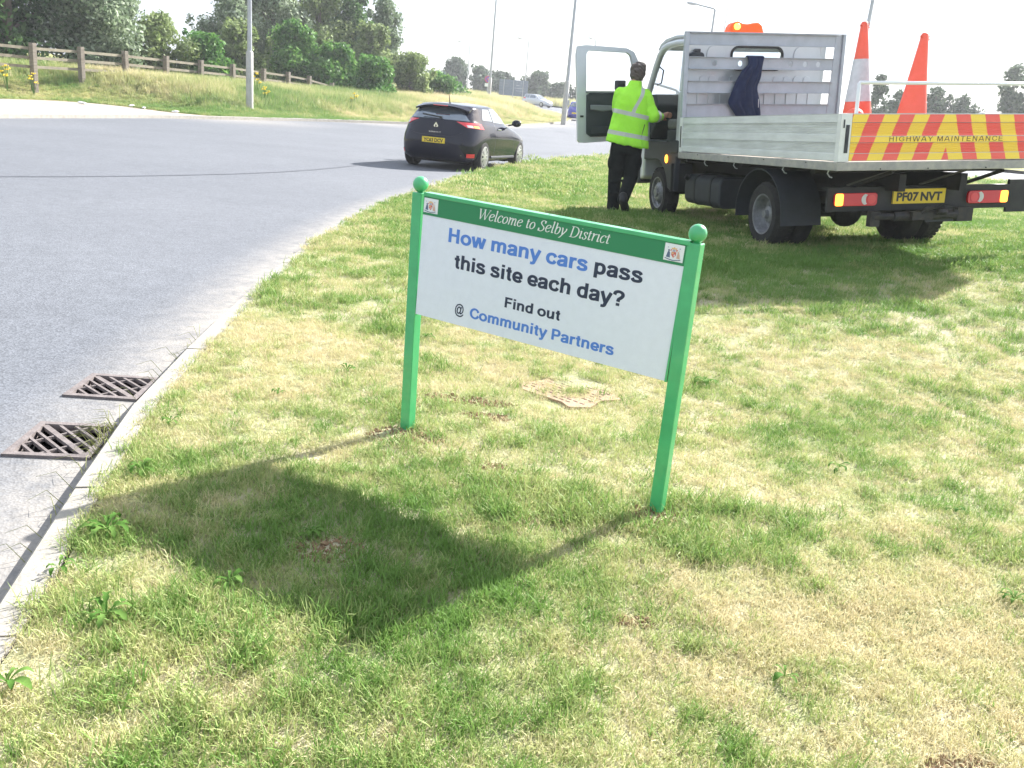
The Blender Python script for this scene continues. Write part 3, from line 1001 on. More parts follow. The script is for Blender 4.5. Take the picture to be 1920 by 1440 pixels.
# ================================================================== WELCOME SIGN
M_grn = mat('green_gloss_paint', (0.065, 0.45, 0.17), 0.36, var=0.16, scale=12, coat=0.6, bump=.08, bscale=160)
M_band = mat('sign_dark_green', (0.022, 0.22, 0.085), 0.5)
M_white = mat('sign_white', (0.76, 0.79, 0.86), 0.45, var=0.05, scale=30)
M_tnavy = mat('sign_navy', (0.022, 0.032, 0.065), 0.5)
M_tblue = mat('sign_blue', (0.085, 0.22, 0.62), 0.5)
M_twhite = mat('sign_letter_white', (0.75, 0.78, 0.72), 0.5)
SG = empty('welcome_sign', (-0.453, 3.711, 0.0), math.atan2(-.508, .862))
tag(SG, 'green and white welcome sign on two green ball-topped posts in the mown grass', 'sign')
hp = .024
for u, top in ((.011, 1.040), (1.2215, 1.013)):
    mb = MB(); mb.box((u - hp, -.011 - hp, -.10), (u + hp, -.011 + hp, top))
    p = mb.build('post', M_grn, SG, bev=.0035)
    mb = MB(); mb.lathe([(.012, top - .002), (.014, top + .006)], 20, c=(u, -.011, 0)); mb.ell((u, -.011, top + .033), (.0325, .0325, .0325), 28, 18)
    b_ = mb.build('ball_finial', M_grn, p, smooth=60)
BD = MB(); W_, Hh = 1.1505, .4975
BD.box((0, 0, 0), (W_, .016, Hh))
board = BD.build('sign_board', M_white, SG)
board.location = (.0355, -.030, .533)
board.rotation_euler = (0, rad(1.40), 0)
mb = MB(); mb.box((.0, -.0022, .4235), (W_, -.0002, Hh - .0)); mb.build('title_band', M_band, board)
mb = MB(); mb.box((-.001, -.006, Hh + .0005), (W_ + .010, .042, Hh + .016)); mb.build('top_rail', M_grn, board, bev=.002)
mb = MB(); mb.box((W_ + .0005, -.004, -.002), (W_ + .0085, .016, Hh)); mb.build('edge_batten', M_grn, board)
mb = MB(); mb.box((.02, .0165, .03), (W_ - .02, .034, .065)); mb.box((.02, .0165, .42), (W_ - .02, .034, .455)); mb.build('back_rail', M_grn, board)
text_mesh('lettering', '@', .2013, .2465, .048, .043, [M_tnavy], board, bold=.012, y=-.0004)

# title in a slanted serif hand, drawn with a broad pen
GL = {
 'W': ([[(.02, .66), (.20, .0)], [(.20, .0), (.43, .60)], [(.40, .66), (.58, .0)], [(.58, .0), (.84, .66)], [(-.06, .66), (.12, .66)], [(.32, .66), (.50, .66)], [(.76, .66), (.92, .66)]], .86),
 'e': ([[(.05, .24), (.20, .25), (.36, .33), (.33, .43), (.22, .455), (.09, .37), (.04, .20), (.10, .05), (.22, .01), (.37, .10)]], .42),
 'l': ([[(.07, .69), (.10, .68), (.10, .10), (.13, .02), (.22, .06)], [(.02, .68), (.10, .69)]], .24),
 'c': ([[(.36, .36), (.32, .44), (.21, .455), (.09, .37), (.04, .20), (.10, .05), (.21, .01), (.36, .10)]], .39),
 'o': ([[(.22, .455), (.09, .37), (.04, .20), (.10, .05), (.20, .01), (.34, .10), (.39, .26), (.33, .41), (.22, .455)]], .45),
 'm': ([[(.02, .42), (.09, .44), (.09, .0)], [(.09, .28), (.20, .42), (.30, .44), (.33, .34), (.33, .0)], [(.33, .28), (.44, .42), (.54, .44), (.57, .34), (.57, .07), (.61, .01), (.68, .07)]], .71),
 't': ([[(.12, .58), (.12, .10), (.16, .02), (.26, .07)], [(.02, .44), (.25, .44)]], .28),
 'S': ([[(.41, .52), (.38, .63), (.26, .675), (.13, .61), (.11, .49), (.22, .38), (.37, .27), (.40, .14), (.30, .03), (.16, -.01), (.05, .05), (.02, .17)], [(.43, .67), (.41, .50)], [(.02, -.01), (.02, .18)]], .50),
 'b': ([[(.09, .69), (.09, .08)], [(.02, .68), (.09, .69)], [(.09, .30), (.20, .43), (.32, .44), (.40, .32), (.38, .13), (.26, .01), (.13, .02), (.09, .08)]], .46),
 'y': ([[(.02, .44), (.09, .43), (.13, .25), (.17, .02)], [(.38, .44), (.38, .30), (.17, .0), (.05, -.16), (-.04, -.19)]], .43),
 'D': ([[(.12, .66), (.12, .0)], [(.0, .655), (.30, .655), (.50, .58), (.60, .38), (.54, .14), (.36, .01), (.0, .005)]], .67),
 'i': ([[(.02, .42), (.10, .44), (.10, .10), (.13, .02), (.21, .07)], [(.10, .62), (.11, .64)]], .24),
 's': ([[(.30, .34), (.27, .43), (.18, .455), (.09, .40), (.10, .31), (.24, .20), (.28, .10), (.20, .01), (.09, .01), (.02, .11)]], .34),
 'r': ([[(.02, .42), (.10, .44), (.10, .0)], [(.10, .26), (.18, .40), (.28, .455), (.34, .41)]], .35),
 ' ': ([], .24)}
def pen_text(body, x0, x1, base, cap, mats, parent, y=-.003):
    V, F = [], []
    cx = 0.0
    for ch in body:
        strokes, adv = GL[ch]
        for st in strokes:
            c = catmull(st, 6) if len(st) > 2 else np.array(st, float)
            if len(st) == 2: c = np.array([c[0] + (c[1] - c[0]) * t for t in np.linspace(0, 1, 4)])
            k = len(V); n_ = len(c)
            for i in range(n_):
                d_ = c[min(i + 1, n_ - 1)] - c[max(i - 1, 0)]
                d_ = d_ / (np.hypot(*d_) + 1e-9)
                w = .034 + .060 * abs(d_[1]) ** 1.5
                if ch == 'W' and d_[1] > 0: w = .038
                if len(st) == 2 and ch == 'i': w = .085
                nx, ny = -d_[1] * w / 2, d_[0] * w / 2
                for sg in (-1, 1):
                    X, Z = c[i][0] + sg * nx + cx, c[i][1] + sg * ny
                    V.append((X + Z * .26, Z))
            for i in range(n_ - 1):
                F.append((k + 2 * i, k + 2 * i + 1, k + 2 * i + 3, k + 2 * i + 2))
        cx += adv + .025
    xs = [v[0] for v in V]; a, b = min(xs), max(xs)
    sx = (x1 - x0) / (b - a); sz = cap / .66
    me = bpy.data.meshes.new('lettering')
    # tiny step per stroke keeps crossing strokes from sharing a plane
    vs, kk = [], 0
    me.from_pydata([(x0 + (v[0] - a) * sx, y - .00002 * (i % 40), base + v[1] * sz) for i, v in enumerate(V)], [], F)
    return link_mesh('lettering', me, mats, parent)
# bold sans drawn as flat-ended strokes
def _ell(cx, cy, rx, ry, n=16): return [(cx + rx * math.cos(2 * math.pi * k / n), cy + ry * math.sin(2 * math.pi * k / n)) for k in range(n + 1)]
BG = {
 'H': ([[(.145, 0), (.145, .72)], [(.575, 0), (.575, .72)], [(.145, .38), (.575, .38)]], .722),
 'o': ([_ell(.305, .265, .215, .21)], .611),
 'w': ([[(.07, .53), (.215, .0)], [(.225, .0), (.385, .53)], [(.395, .53), (.555, .0)], [(.565, .0), (.71, .53)]], .778),
 'm': ([[(.135, 0), (.135, .53)], [(.135, .34), (.19, .43), (.29, .475), (.41, .45), (.445, .36), (.445, .2), (.445, 0)], [(.445, .34), (.50, .43), (.60, .475), (.72, .45), (.755, .36), (.755, .2), (.755, 0)]], .889),
 'a': ([[(.09, .36), (.14, .45), (.27, .478), (.40, .45), (.435, .36), (.435, .18), (.445, 0)], [(.435, .30), (.32, .275), (.16, .235), (.10, .145), (.15, .06), (.27, .055), (.38, .10), (.435, .2)]], .556),
 'n': ([[(.135, 0), (.135, .53)], [(.135, .34), (.20, .43), (.31, .475), (.44, .44), (.475, .34), (.475, .2), (.475, 0)]], .611),
 'y': ([[(.065, .53), (.28, .0)], [(.495, .53), (.29, .02), (.24, -.11), (.17, -.155), (.07, -.15)]], .556),
 'c': ([[(.485, .35), (.42, .45), (.30, .475), (.16, .42), (.10, .265), (.16, .11), (.30, .055), (.42, .08), (.485, .18)]], .556),
 'r': ([[(.135, 0), (.135, .53)], [(.135, .32), (.19, .42), (.28, .465), (.39, .46)]], .40),
 's': ([[(.455, .37), (.39, .45), (.27, .478), (.14, .45), (.12, .37), (.20, .305), (.34, .26), (.445, .20), (.43, .09), (.29, .052), (.15, .07), (.08, .165)]], .556),
 'p': ([[(.135, -.19), (.135, .53)], [(.135, .38), (.21, .45), (.32, .475), (.45, .42), (.50, .265), (.45, .11), (.32, .055), (.21, .08), (.135, .15)]], .611),
 't': ([[(.19, .66), (.19, .3), (.195, .12), (.24, .06), (.33, .06)], [(.035, .475), (.325, .475)]], .36),
 'h': ([[(.135, 0), (.135, .72)], [(.135, .34), (.20, .43), (.31, .475), (.44, .44), (.475, .34), (.475, .2), (.475, 0)]], .611),
 'i': ([[(.14, 0), (.14, .53)], [(.14, .60), (.14, .72)]], .278),
 'e': ([[(.12, .245), (.47, .245)], [(.485, .215), (.475, .36), (.41, .445), (.29, .478), (.16, .42), (.10, .265), (.16, .11), (.30, .055), (.42, .075), (.485, .16)]], .556),
 'd': ([[(.475, 0), (.475, .72)], [(.475, .38), (.40, .45), (.29, .475), (.16, .42), (.11, .265), (.16, .11), (.29, .055), (.40, .08), (.475, .15)]], .611),
 '?': ([[(.10, .49), (.14, .61), (.29, .668), (.45, .62), (.49, .51), (.42, .40), (.32, .31), (.30, .19)], [(.30, .0), (.30, .13)]], .611),
 'F': ([[(.145, 0), (.145, .72)], [(.145, .66), (.575, .66)], [(.145, .37), (.53, .37)]], .611),
 'u': ([[(.135, .53), (.135, .30), (.145, .13), (.20, .06), (.31, .06), (.42, .12), (.475, .22)], [(.475, .53), (.475, 0)]], .611),
 'C': ([[(.655, .47), (.58, .60), (.41, .665), (.21, .58), (.125, .36), (.21, .14), (.41, .055), (.58, .11), (.665, .255)]], .722),
 'P': ([[(.145, 0), (.145, .72)], [(.145, .66), (.34, .66), (.50, .63), (.56, .50), (.50, .36), (.34, .32), (.145, .32)]], .667),
 'I': ([[(.14, 0), (.14, .72)]], .278),
 'G': ([[(.655, .50), (.58, .61), (.41, .665), (.21, .58), (.125, .36), (.21, .14), (.41, .055), (.56, .09), (.66, .17), (.66, .36)], [(.41, .34), (.70, .34)]], .778),
 'W': ([[(.07, .72), (.25, .0)], [(.26, .0), (.46, .72)], [(.48, .72), (.68, .0)], [(.69, .0), (.87, .72)]], .944),
 'A': ([[(.06, 0), (.34, .72)], [(.38, .72), (.66, 0)], [(.18, .20), (.54, .20)]], .722),
 'Y': ([[(.06, .72), (.33, .30)], [(.61, .72), (.34, .30)], [(.335, 0), (.335, .34)]], .667),
 'M': ([[(.135, 0), (.135, .72)], [(.70, 0), (.70, .72)], [(.16, .72), (.41, .03)], [(.67, .72), (.42, .03)]], .833),
 'N': ([[(.135, 0), (.135, .72)], [(.585, 0), (.585, .72)], [(.15, .71), (.57, .01)]], .722),
 'T': ([[(.305, 0), (.305, .72)], [(.02, .66), (.59, .66)]], .611),
 'E': ([[(.145, 0), (.145, .72)], [(.145, .66), (.60, .66)], [(.145, .37), (.57, .37)], [(.145, .055), (.61, .055)]], .667),
 ' ': ([], .25)}
def bold_text(body, x0, x1, base, cap, colours, parent, cut=None, y=-.0006, wt=(.132, .036), track=0.0):
    V, F, MI = [], [], []
    cx = 0.0; q = 0
    for ci, ch in enumerate(body):
        strokes, adv = BG[ch]
        for st in strokes:
            c = catmull(st, 5) if len(st) > 2 else np.array([np.array(st[0]) + (np.array(st[1]) - np.array(st[0])) * t for t in (0, .5, 1)])
            k = len(V); n_ = len(c); q += 1
            closed = np.hypot(*(c[0] - c[-1])) < .01
            for i in range(n_):
                d_ = c[(i + 1) % (n_ - 1) if closed else min(i + 1, n_ - 1)] - c[(i - 1) % (n_ - 1) if closed else max(i - 1, 0)]
                d_ = d_ / (np.hypot(*d_) + 1e-9)
                w = wt[0] + wt[1] * abs(d_[1]) ** 1.5
                nx, ny = -d_[1] * w / 2, d_[0] * w / 2
                for sg in (-1, 1):
                    V.append((c[i][0] + sg * nx + cx, c[i][1] + sg * ny, (q % 9) * .00003))
            for i in range(n_ - 1):
                F.append((k + 2 * i, k + 2 * i + 1, k + 2 * i + 3, k + 2 * i + 2)); MI.append(0 if (cut is None or ci < cut) else 1)
        cx += adv + track
    xs = [v[0] for v in V]; a, b = min(xs), max(xs)
    sx = (x1 - x0) / (b - a); sz = cap / .72
    me = bpy.data.meshes.new('lettering')
    me.from_pydata([(x0 + (v[0] - a) * sx, y - v[2], base + v[1] * sz) for v in V], [], F)
    o = link_mesh('lettering', me, colours, parent)
    for i, p_ in enumerate(me.polygons): p_.material_index = MI[i]
    return o
bold_text('How many cars pass', .1385, 1.0045, .3330, .0575, [M_tblue, M_tnavy], board, cut=13)
bold_text('this site each day?', .1785, .9455, .2325, .0575, [M_tnavy], board)
bold_text('Find out', .438, .691, .1235, .0415, [M_tnavy], board)
bold_text('Community Partners', .2762, .9347, .0435, .0440, [M_tblue], board)
pen_text('Welcome to Selby District', .280, .857, .4495, .0395, [M_twhite], board)

# crests: white panels with supporters, shield and scroll
def poly_sheet(name, poly, m, parent, y):
    me = bpy.data.meshes.new(name)
    me.from_pydata([(p[0], y, p[1]) for p in poly], [], [tuple(range(len(poly)))])
    return link_mesh(name, me, [m], parent)
M_cw = mat('crest_white', (0.78, 0.80, 0.80), .5)
M_cd = mat('crest_slate', (0.10, 0.14, 0.22), .5)
M_cr = mat('crest_red', (0.62, 0.16, 0.12), .5)
M_cg = mat('crest_gold', (0.75, 0.50, 0.22), .5)
M_ct = mat('crest_tan', (0.62, 0.40, 0.30), .5)
M_ca = mat('crest_grey', (0.40, 0.42, 0.50), .5)
for cx0, s_ in ((.004, 1.0), (1.0705, 1.03)):
    mb = MB(); pw, ph = .071 * s_, .0585 * s_
    mb.box((cx0, -.0036, .434), (cx0 + pw, -.0024, .434 + ph)); cp = mb.build('crest_panel', M_cw, board)
    def T(q): return [(cx0 + pw * a, .434 + ph * b) for a, b in q]
    circ = lambda cx, cy, r, rz=None, n=12: [(cx + r * math.cos(i * 2 * math.pi / n), cy + (rz or r) * math.sin(i * 2 * math.pi / n)) for i in range(n)]
    L_ = [('supporter', [(.12, .20), (.33, .18), (.30, .48), (.26, .55), (.20, .55), (.17, .46)], M_cd), ('supporter', circ(.235, .60, .055, .065), M_cd),
          ('supporter', circ(.235, .60, .025, .03), M_ca), ('supporter', [(.66, .20), (.84, .18), (.80, .44), (.76, .50), (.69, .47)], M_ct),
          ('supporter', circ(.73, .54, .05, .05), M_ct), ('shield', [(.38, .55), (.62, .55), (.62, .36), (.50, .20), (.38, .36)], M_cr),
          ('shield', [(.42, .52), (.49, .52), (.49, .42), (.42, .42)], M_cg), ('shield', [(.52, .40), (.58, .40), (.56, .31), (.52, .28)], M_cw),
          ('helmet', circ(.50, .63, .075, .07), M_ca), ('crown', [(.38, .70), (.36, .80), (.43, .76), (.50, .84), (.57, .76), (.64, .80), (.62, .70)], M_cg),
          ('mantling', [(.30, .62), (.40, .72), (.37, .58)], M_cr), ('mantling', [(.60, .72), (.72, .66), (.62, .58)], M_cr),
          ('scroll', [(.08, .17), (.28, .12), (.50, .08), (.74, .12), (.90, .17), (.89, .12), (.72, .07), (.50, .03), (.28, .07), (.09, .12)], M_cd),
          ('motif', circ(.20, .78, .03), M_ca), ('motif', circ(.80, .78, .035), M_ca), ('motif', circ(.78, .66, .02), M_ca)]
    me_parts = {}
    for i, (nm, q, m) in enumerate(L_):
        poly_sheet(nm, T(q), m, board, -.0038 - .00025 * i)

# clump of dead turf pushed up round the feet (see 'grass' and 'soil_crumbs')
# ================================================================== FLATBED TRUCK
TM = Matrix(((0.966, -0.244, -0.089, 2.66), (0.247, 0.969, 0.017, 7.974), (0.083, -0.038, 0.996, 1.131), (0, 0, 0, 1)))
_r = TM.to_3x3(); _c = [_r.col[i].copy() for i in range(3)]
_c[1].normalize(); _c[0] = (_c[0] - _c[1] * _c[0].dot(_c[1])).normalized(); _c[2] = _c[0].cross(_c[1])
for i in range(3):
    for j in range(3): TM[j][i] = _c[i][j]
TRK = empty('flatbed_truck', mw=TM)
tag(TRK, 'silver dropside maintenance truck with red and yellow striped tailgate parked on the grass', 'truck')
BW, BL = 2.135, 3.49
M_alu = mat('dropside_aluminium', (0.72, 0.745, 0.75), 0.45, metal=0.12, var=0.22, scale=5, bump=0.14, bscale=40, stretch=(1, .5, 3))
M_alud = mat('dirty_rail', (0.30, 0.30, 0.29), 0.7, metal=0.2, var=0.4, scale=14, col2=(0.42, 0.40, 0.36))
M_post = mat('post_offwhite', (0.74, 0.76, 0.75), 0.5, var=0.12, scale=12)
M_head = mat('headboard_aluminium', (0.44, 0.48, 0.53), 0.5, metal=0.3, var=0.15, scale=7)
M_blk = mat('black_plastic', (0.010, 0.011, 0.013), 0.6, var=0.3, scale=10, col2=(0.022, 0.023, 0.022))
M_gry = mat('grey_plastic', (0.032, 0.037, 0.046), 0.6, var=0.25, scale=10)
M_cha = mat('chassis_paint', (0.007, 0.007, 0.008), 0.7, var=0.4, scale=12, col2=(0.018, 0.016, 0.014))
M_rub = mat('tyre_rubber', (0.012, 0.012, 0.013), 0.9, var=0.3, scale=20, bump=0.3, col2=(0.030, 0.028, 0.026))
M_rim = mat('steel_rim', (0.30, 0.31, 0.33), 0.5, metal=0.4, var=0.3, scale=14, col2=(0.16, 0.16, 0.17))
M_cab = mat('cab_silver_paint', (0.60, 0.63, 0.66), 0.33, metal=0.25, var=0.06, scale=5, coat=0.4)
M_trim = mat('cab_trim', (0.030, 0.042, 0.043), 0.7, var=0.2, scale=9)
M_trim2 = mat('cab_trim_pale', (0.20, 0.22, 0.22), 0.6)
M_seat = mat('seat_cloth', (0.16, 0.17, 0.165), 0.9, var=0.25, scale=30)
M_glass = mat('window_glass', (0.9, 0.95, 0.95), 0.02, trans=1.0, spec=0.5)
M_red = mat('lens_red', (0.62, 0.02, 0.025), 0.25, coat=0.4)
M_redl = mat('lens_clear', (0.60, 0.60, 0.60), 0.25, coat=0.4)
M_amb = mat('lens_amber_lit', (0.95, 0.35, 0.03), 0.3, emit=(1.0, 0.33, 0.03), estr=1.7)
M_ambr = mat('beacon_amber', (0.95, 0.22, 0.03), 0.25, tl=0.5, coat=0.4)
M_ambo = mat('beacon_lit', (1, 0.5, 0.05), 0.3, emit=(1.0, 0.42, 0.04), estr=2.6)
M_yel = mat('plate_yellow', (0.80, 0.58, 0.03), 0.5, var=0.1, scale=20)
M_ink = mat('plate_black', (0.015, 0.015, 0.015), 0.5)
M_steel = mat('galvanised', (0.55, 0.57, 0.58), 0.4, metal=0.6, var=0.15, scale=20)

# chevron print on the tailgate boards (flat print: a function of where it sits on the board)
def chevron_mat():
    m = bpy.data.materials.new('chevron_print'); m.use_nodes = True
    nt = m.node_tree; L = nt.links.new; b = nt.nodes['Principled BSDF']
    tc = _n(nt, 'ShaderNodeTexCoord'); sx = _n(nt, 'ShaderNodeSeparateXYZ'); L(tc.outputs['Object'], sx.inputs[0])
    def M(op, a, c=None, d=None):
        n = _n(nt, 'ShaderNodeMath', operation=op)
        for i, v in enumerate((a, c, d)):
            if v is None: continue
            if isinstance(v, (int, float)): n.inputs[i].default_value = v
            else: L(v, n.inputs[i])
        return n.outputs[0]
    du = M('ABSOLUTE', M('SUBTRACT', sx.outputs[0], BW / 2))
    q = M('ADD', du, M('MULTIPLY', M('SUBTRACT', sx.outputs[2], .085), .345))
    fr = M('FRACT', M('DIVIDE', M('ADD', q, .112), .30))
    red = M('LESS_THAN', fr, .5)
    band = M('MULTIPLY', M('GREATER_THAN', sx.outputs[2], .238), M('LESS_THAN', sx.outputs[2], .290))
    band = M('MULTIPLY', band, M('LESS_THAN', du, .72))
    red = M('MULTIPLY', red, M('SUBTRACT', 1.0, band))
    no = _n(nt, 'ShaderNodeTexNoise'); no.inputs['Scale'].default_value = 9; no.inputs['Detail'].default_value = 6; L(tc.outputs['Object'], no.inputs['Vector'])
    mx = _n(nt, 'ShaderNodeMix', data_type='RGBA'); mx.inputs[6].default_value = (0.92, 0.66, 0.055, 1); mx.inputs[7].default_value = (0.86, 0.105, 0.085, 1); L(red, mx.inputs[0])
    m2 = _n(nt, 'ShaderNodeMix', data_type='RGBA'); m2.inputs[7].default_value = (0.60, 0.50, 0.42, 1); L(mx.outputs[2], m2.inputs[6])
    L(M('MULTIPLY', no.outputs['Fac'], .12), m2.inputs[0])
    L(m2.outputs[2], b.inputs['Base Color']); b.inputs['Roughness'].default_value = .45
    return m
M_chev = chevron_mat()

def plank_profile(w0, w1, ribs=True):
    """outer face profile (depth, w): flat lip above, shallow ribs below"""
    out = [(0.0, w1)]
    if ribs:
        top, lip = w1 - .006, w1 - (w1 - w0) * .60
        out += [(0.0, top)]
        n_ = 6
        for i in range(n_):
            a = top - (top - lip) * i / n_; b = top - (top - lip) * (i + 1) / n_
            out += [(.009, a - .001), (.009, a - (a - b) * .35), (.003, a - (a - b) * .5), (.003, b + .0005)]
        out += [(0.0, lip - .001)]
    out += [(0.0, w0)]
    return out
planks = [(.085, .2325), (.2375, .4025), (.4075, .473)]
def sideboard(name, axis, mats, span, flip, parent_label=None):
    pm = MB()
    a, b = span
    if axis == 'v':   # runs along the truck; outer face at u = 0 or BW
        u0 = 0.0 if not flip else BW
        sg = 1 if not flip else -1
        pm.box((min(u0 + sg * .018, u0 + sg * .026), a, .080), (max(u0 + sg * .018, u0 + sg * .026), b, .470))
    else:
        pm.box((a, .018, .080), (b, .026, .470))
    root = pm.build(name, [M_alu], TRK)
    for k, (w0, w1) in enumerate(planks):
        pr = plank_profile(w0, w1, ribs=k < 2)
        m_ = MB()
        if axis == 'v':
            poly = [(u0 + sg * d_, w) for d_, w in pr] + [(u0 + sg * .018, w0), (u0 + sg * .018, w1)]
            m_.add([(p[0], a, p[1]) for p in poly] + [(p[0], b, p[1]) for p in poly],
                   [tuple(range(len(poly))), tuple(range(len(poly), 2 * len(poly)))[::-1]] + [(i, (i + 1) % len(poly), len(poly) + (i + 1) % len(poly), len(poly) + i) for i in range(len(poly))])
        else:
            poly = [(d_, w) for d_, w in pr] + [(.018, w0), (.018, w1)]
            m_.add([(a, p[0], p[1]) for p in poly] + [(b, p[0], p[1]) for p in poly],
                   [tuple(range(len(poly))), tuple(range(len(poly), 2 * len(poly)))[::-1]] + [(i, (i + 1) % len(poly), len(poly) + (i + 1) % len(poly), len(poly) + i) for i in range(len(poly))])
        m_.build('plank', mats, root)
    cap = MB()
    if axis == 'v': cap.box((min(u0, u0 + sg * .03), a, .4735), (max(u0, u0 + sg * .03), b, .481))
    else: cap.box((a, -.002, .4735), (b, .028, .481))
    cap.build('top_edge', M_steel, root)
    return root
sideboard('side_panel', 'v', [M_alu], (.065, 3.40), False)
sideboard('side_panel', 'v', [M_alu], (.065, 3.40), True)
tg = sideboard('tailgate', 'u', [M_chev], (.105, BW - .105), False)
tg['label'] = 'red and yellow chevron striped tailgate'
bold_text('HIGHWAY MAINTENANCE', BW / 2 - .585, BW / 2 + .575, .2445, .045, [mat('brown_print', (0.12, 0.06, 0.02), .5)], tg, y=-.0008, wt=(.085, .015), track=.09)
for w in (.287, .1435):
    mb = MB(); mb.box((.105, -.0016, w), (BW - .105, -.0002, w + .004)); mb.build('joint_strip', M_steel, tg)
# corner posts and catches
def corner(u0, u1, v0, v1, name='corner_post'):
    mb = MB(); mb.box((u0, v0, .075), (u1, v1, .482)); o = mb.build(name, M_post, TRK, bev=.004); return o
for u0, u1 in ((-.004, .100), (BW - .100, BW + .004)):
    o = corner(u0, u1, -.004, .060)
    uc = (u0 + u1) / 2
    mb = MB(); mb.box((uc - .004, -.0085, .15), (uc + .030, -.0045, .385)); mb.box((uc + .0, -.014, .24), (uc + .024, -.0088, .28)); mb.build('catch_plate', M_gry, o)
    mb = MB(); mb.box((uc - .030, -.0085, .36), (uc - .018, -.0045, .43)); mb.build('catch_slot', M_gry, o)
for u0, u1 in ((-.004, .060), (BW - .060, BW + .004)):
    o = corner(u0, u1, 3.405, 3.485)
    uf = u0 - .004 if u0 < .5 else u1 + .0003
    mb = MB(); mb.box((uf, 3.425, .13), (uf + .0037, 3.450, .38)); mb.build('catch_plate', M_blk, o)
# platform rails and floor
mb = MB()
mb.box((-.008, -.008, -.002), (BW + .008, .055, .073)); mb.box((-.008, .0555, -.002), (.055, 3.49, .073)); mb.box((BW - .055, .0555, -.002), (BW + .008, 3.49, .073))
mb.build('platform_rail', M_alud, TRK, bev=.005)
mb = MB(); mb.box((.056, .056, .045), (BW - .056, 3.488, .068)); mb.build('platform_floor', mat('deck_ply', (.20, .15, .10), .8, var=.3, scale=5), TRK)
for (u, v) in ((.42, -.0085), (.9, -.0085), (1.5, -.0085), (1.98, -.0085)):
    mb = MB(); mb.lathe([(.006, -.014), (.006, -.0085)], 8, axis='y', c=(u, 0, .012)); mb.build('rivet', M_blk, TRK)
for v in (.5, 1.3, 2.1, 2.9):
    mb = MB(); mb.lathe([(.006, -.014), (.006, -.0085)], 8, axis='x', c=(0, v, .055)); mb.build('rivet', M_blk, TRK)
for v in (.16, .95, 2.0, 2.75):     # rope hooks under the rail
    mb = MB(); mb.tube([(.02, v, -.003), (.016, v + .01, -.03), (.028, v - .012, -.06), (.05, v - .018, -.066)], .006, 6); mb.build('rope_hook', M_steel, TRK)

# headboard (ladder frame behind the cab)
hv = 3.44
HB = MB()
HB.box((.0, hv, .483), (.052, hv + .055, 1.461)); HB.box((.0525, hv + .035, .483), (.064, hv + .055, 1.461))
hb = HB.build('headboard', M_head, TRK, bev=.004)
m_ = MB(); m_.prism([(2.012, 1.455), (2.1, 1.455), (2.1, .483), (1.97, .483), (1.985, .80)], 'y', hv + .022, hv + .034); m_.box((2.101, hv - .004, .483), (2.139, hv + .055, 1.461))
m_.build('upright', M_head, hb, bev=.003)
def slat(w0, w1, holes=()):
    H_ = [[(cu_ + .030 * math.cos(a), (w0 + w1) / 2 + .034 * math.sin(a)) for a in [2 * math.pi * k / 14 for k in range(14)]] for cu_ in holes]
    p = plate('slat', [(.065, w0), (2.011, w0), (2.011, w1), (.065, w1)], H_, .006, M_head, hb, at=hv + .03)
    f = MB(); f.box((.065, hv - .005, w1 + .0003), (2.011, hv + .033, w1 + .006)); f.box((.065, hv + .0, w0 - .006), (2.011, hv + .033, w0 - .0003))
    f.build('flange', M_head, p) if False else f.build('slat_flange', M_head, hb)
slat(1.325, 1.452); slat(1.052, 1.180, (.40, .74, .88, 1.42, 1.62, 1.80)); slat(.776, .905); slat(.487, .638)
m_ = MB(); m_.box((.0, hv - .006, 1.4615), (2.139, hv + .056, 1.470)); m_.build('top_cap', M_head, hb)

# rear load bar
m_ = MB(); m_.tube([(.165, .05, .482), (.165, .05, .725), (.172, .05, .735), (2.02, .05, .735), (2.03, .05, .725), (2.03, .05, .482)], .016, 10)
m_.build('load_bar', mat('bar_white', (.75, .77, .78), .35, metal=.3), TRK, smooth=50)

# chassis
m_ = MB()
for u in (.72, 1.36): m_.box((u, .12, -.20), (u + .07, 5.2, -.045))
for v in (.45, 1.0, 1.9, 2.8, 3.35): m_.box((.06, v, -.044), (BW - .06, v + .06, -.003))
m_.bar((.60, .06, -.02), (.42, .40, -.17), .05, .03); m_.bar((1.75, .06, -.02), (1.57, .40, -.17), .05, .03)
m_.tube([(.30, 1.44, -.50), (1.80, 1.44, -.50)], .05, 10); m_.ell((1.07, 1.44, -.50), (.17, .15, .16), 14, 10)
m_.tube([(1.07, 1.6, -.46), (1.07, 4.4, -.35)], .035, 8)
for u in (.70, 1.36): m_.bar((u + .03, .75, -.30), (u + .03, 2.15, -.30), .06, .05); m_.box((u, 1.35, -.45), (u + .07, 1.53, -.30))
m_.box((.75, 4.3, -.55), (1.40, 5.1, -.10)); m_.tube([(.35, 4.47, -.48), (1.80, 4.47, -.48)], .04, 8)
m_.tube([(.55, .9, -.42), (.58, 1.9, -.40), (.6, 3.0, -.42)], .04, 8)
m_.build('chassis', M_cha, TRK)
for (p, q) in (((.62, .07, -.004), (.47, .52, -.16)), ((1.40, .07, -.004), (1.25, .52, -.16))):
    m_ = MB(); m_.bar(p, q, .07, .012); m_.build('rail_bracket', mat('bracket', (.13, .125, .11), .7), TRK)

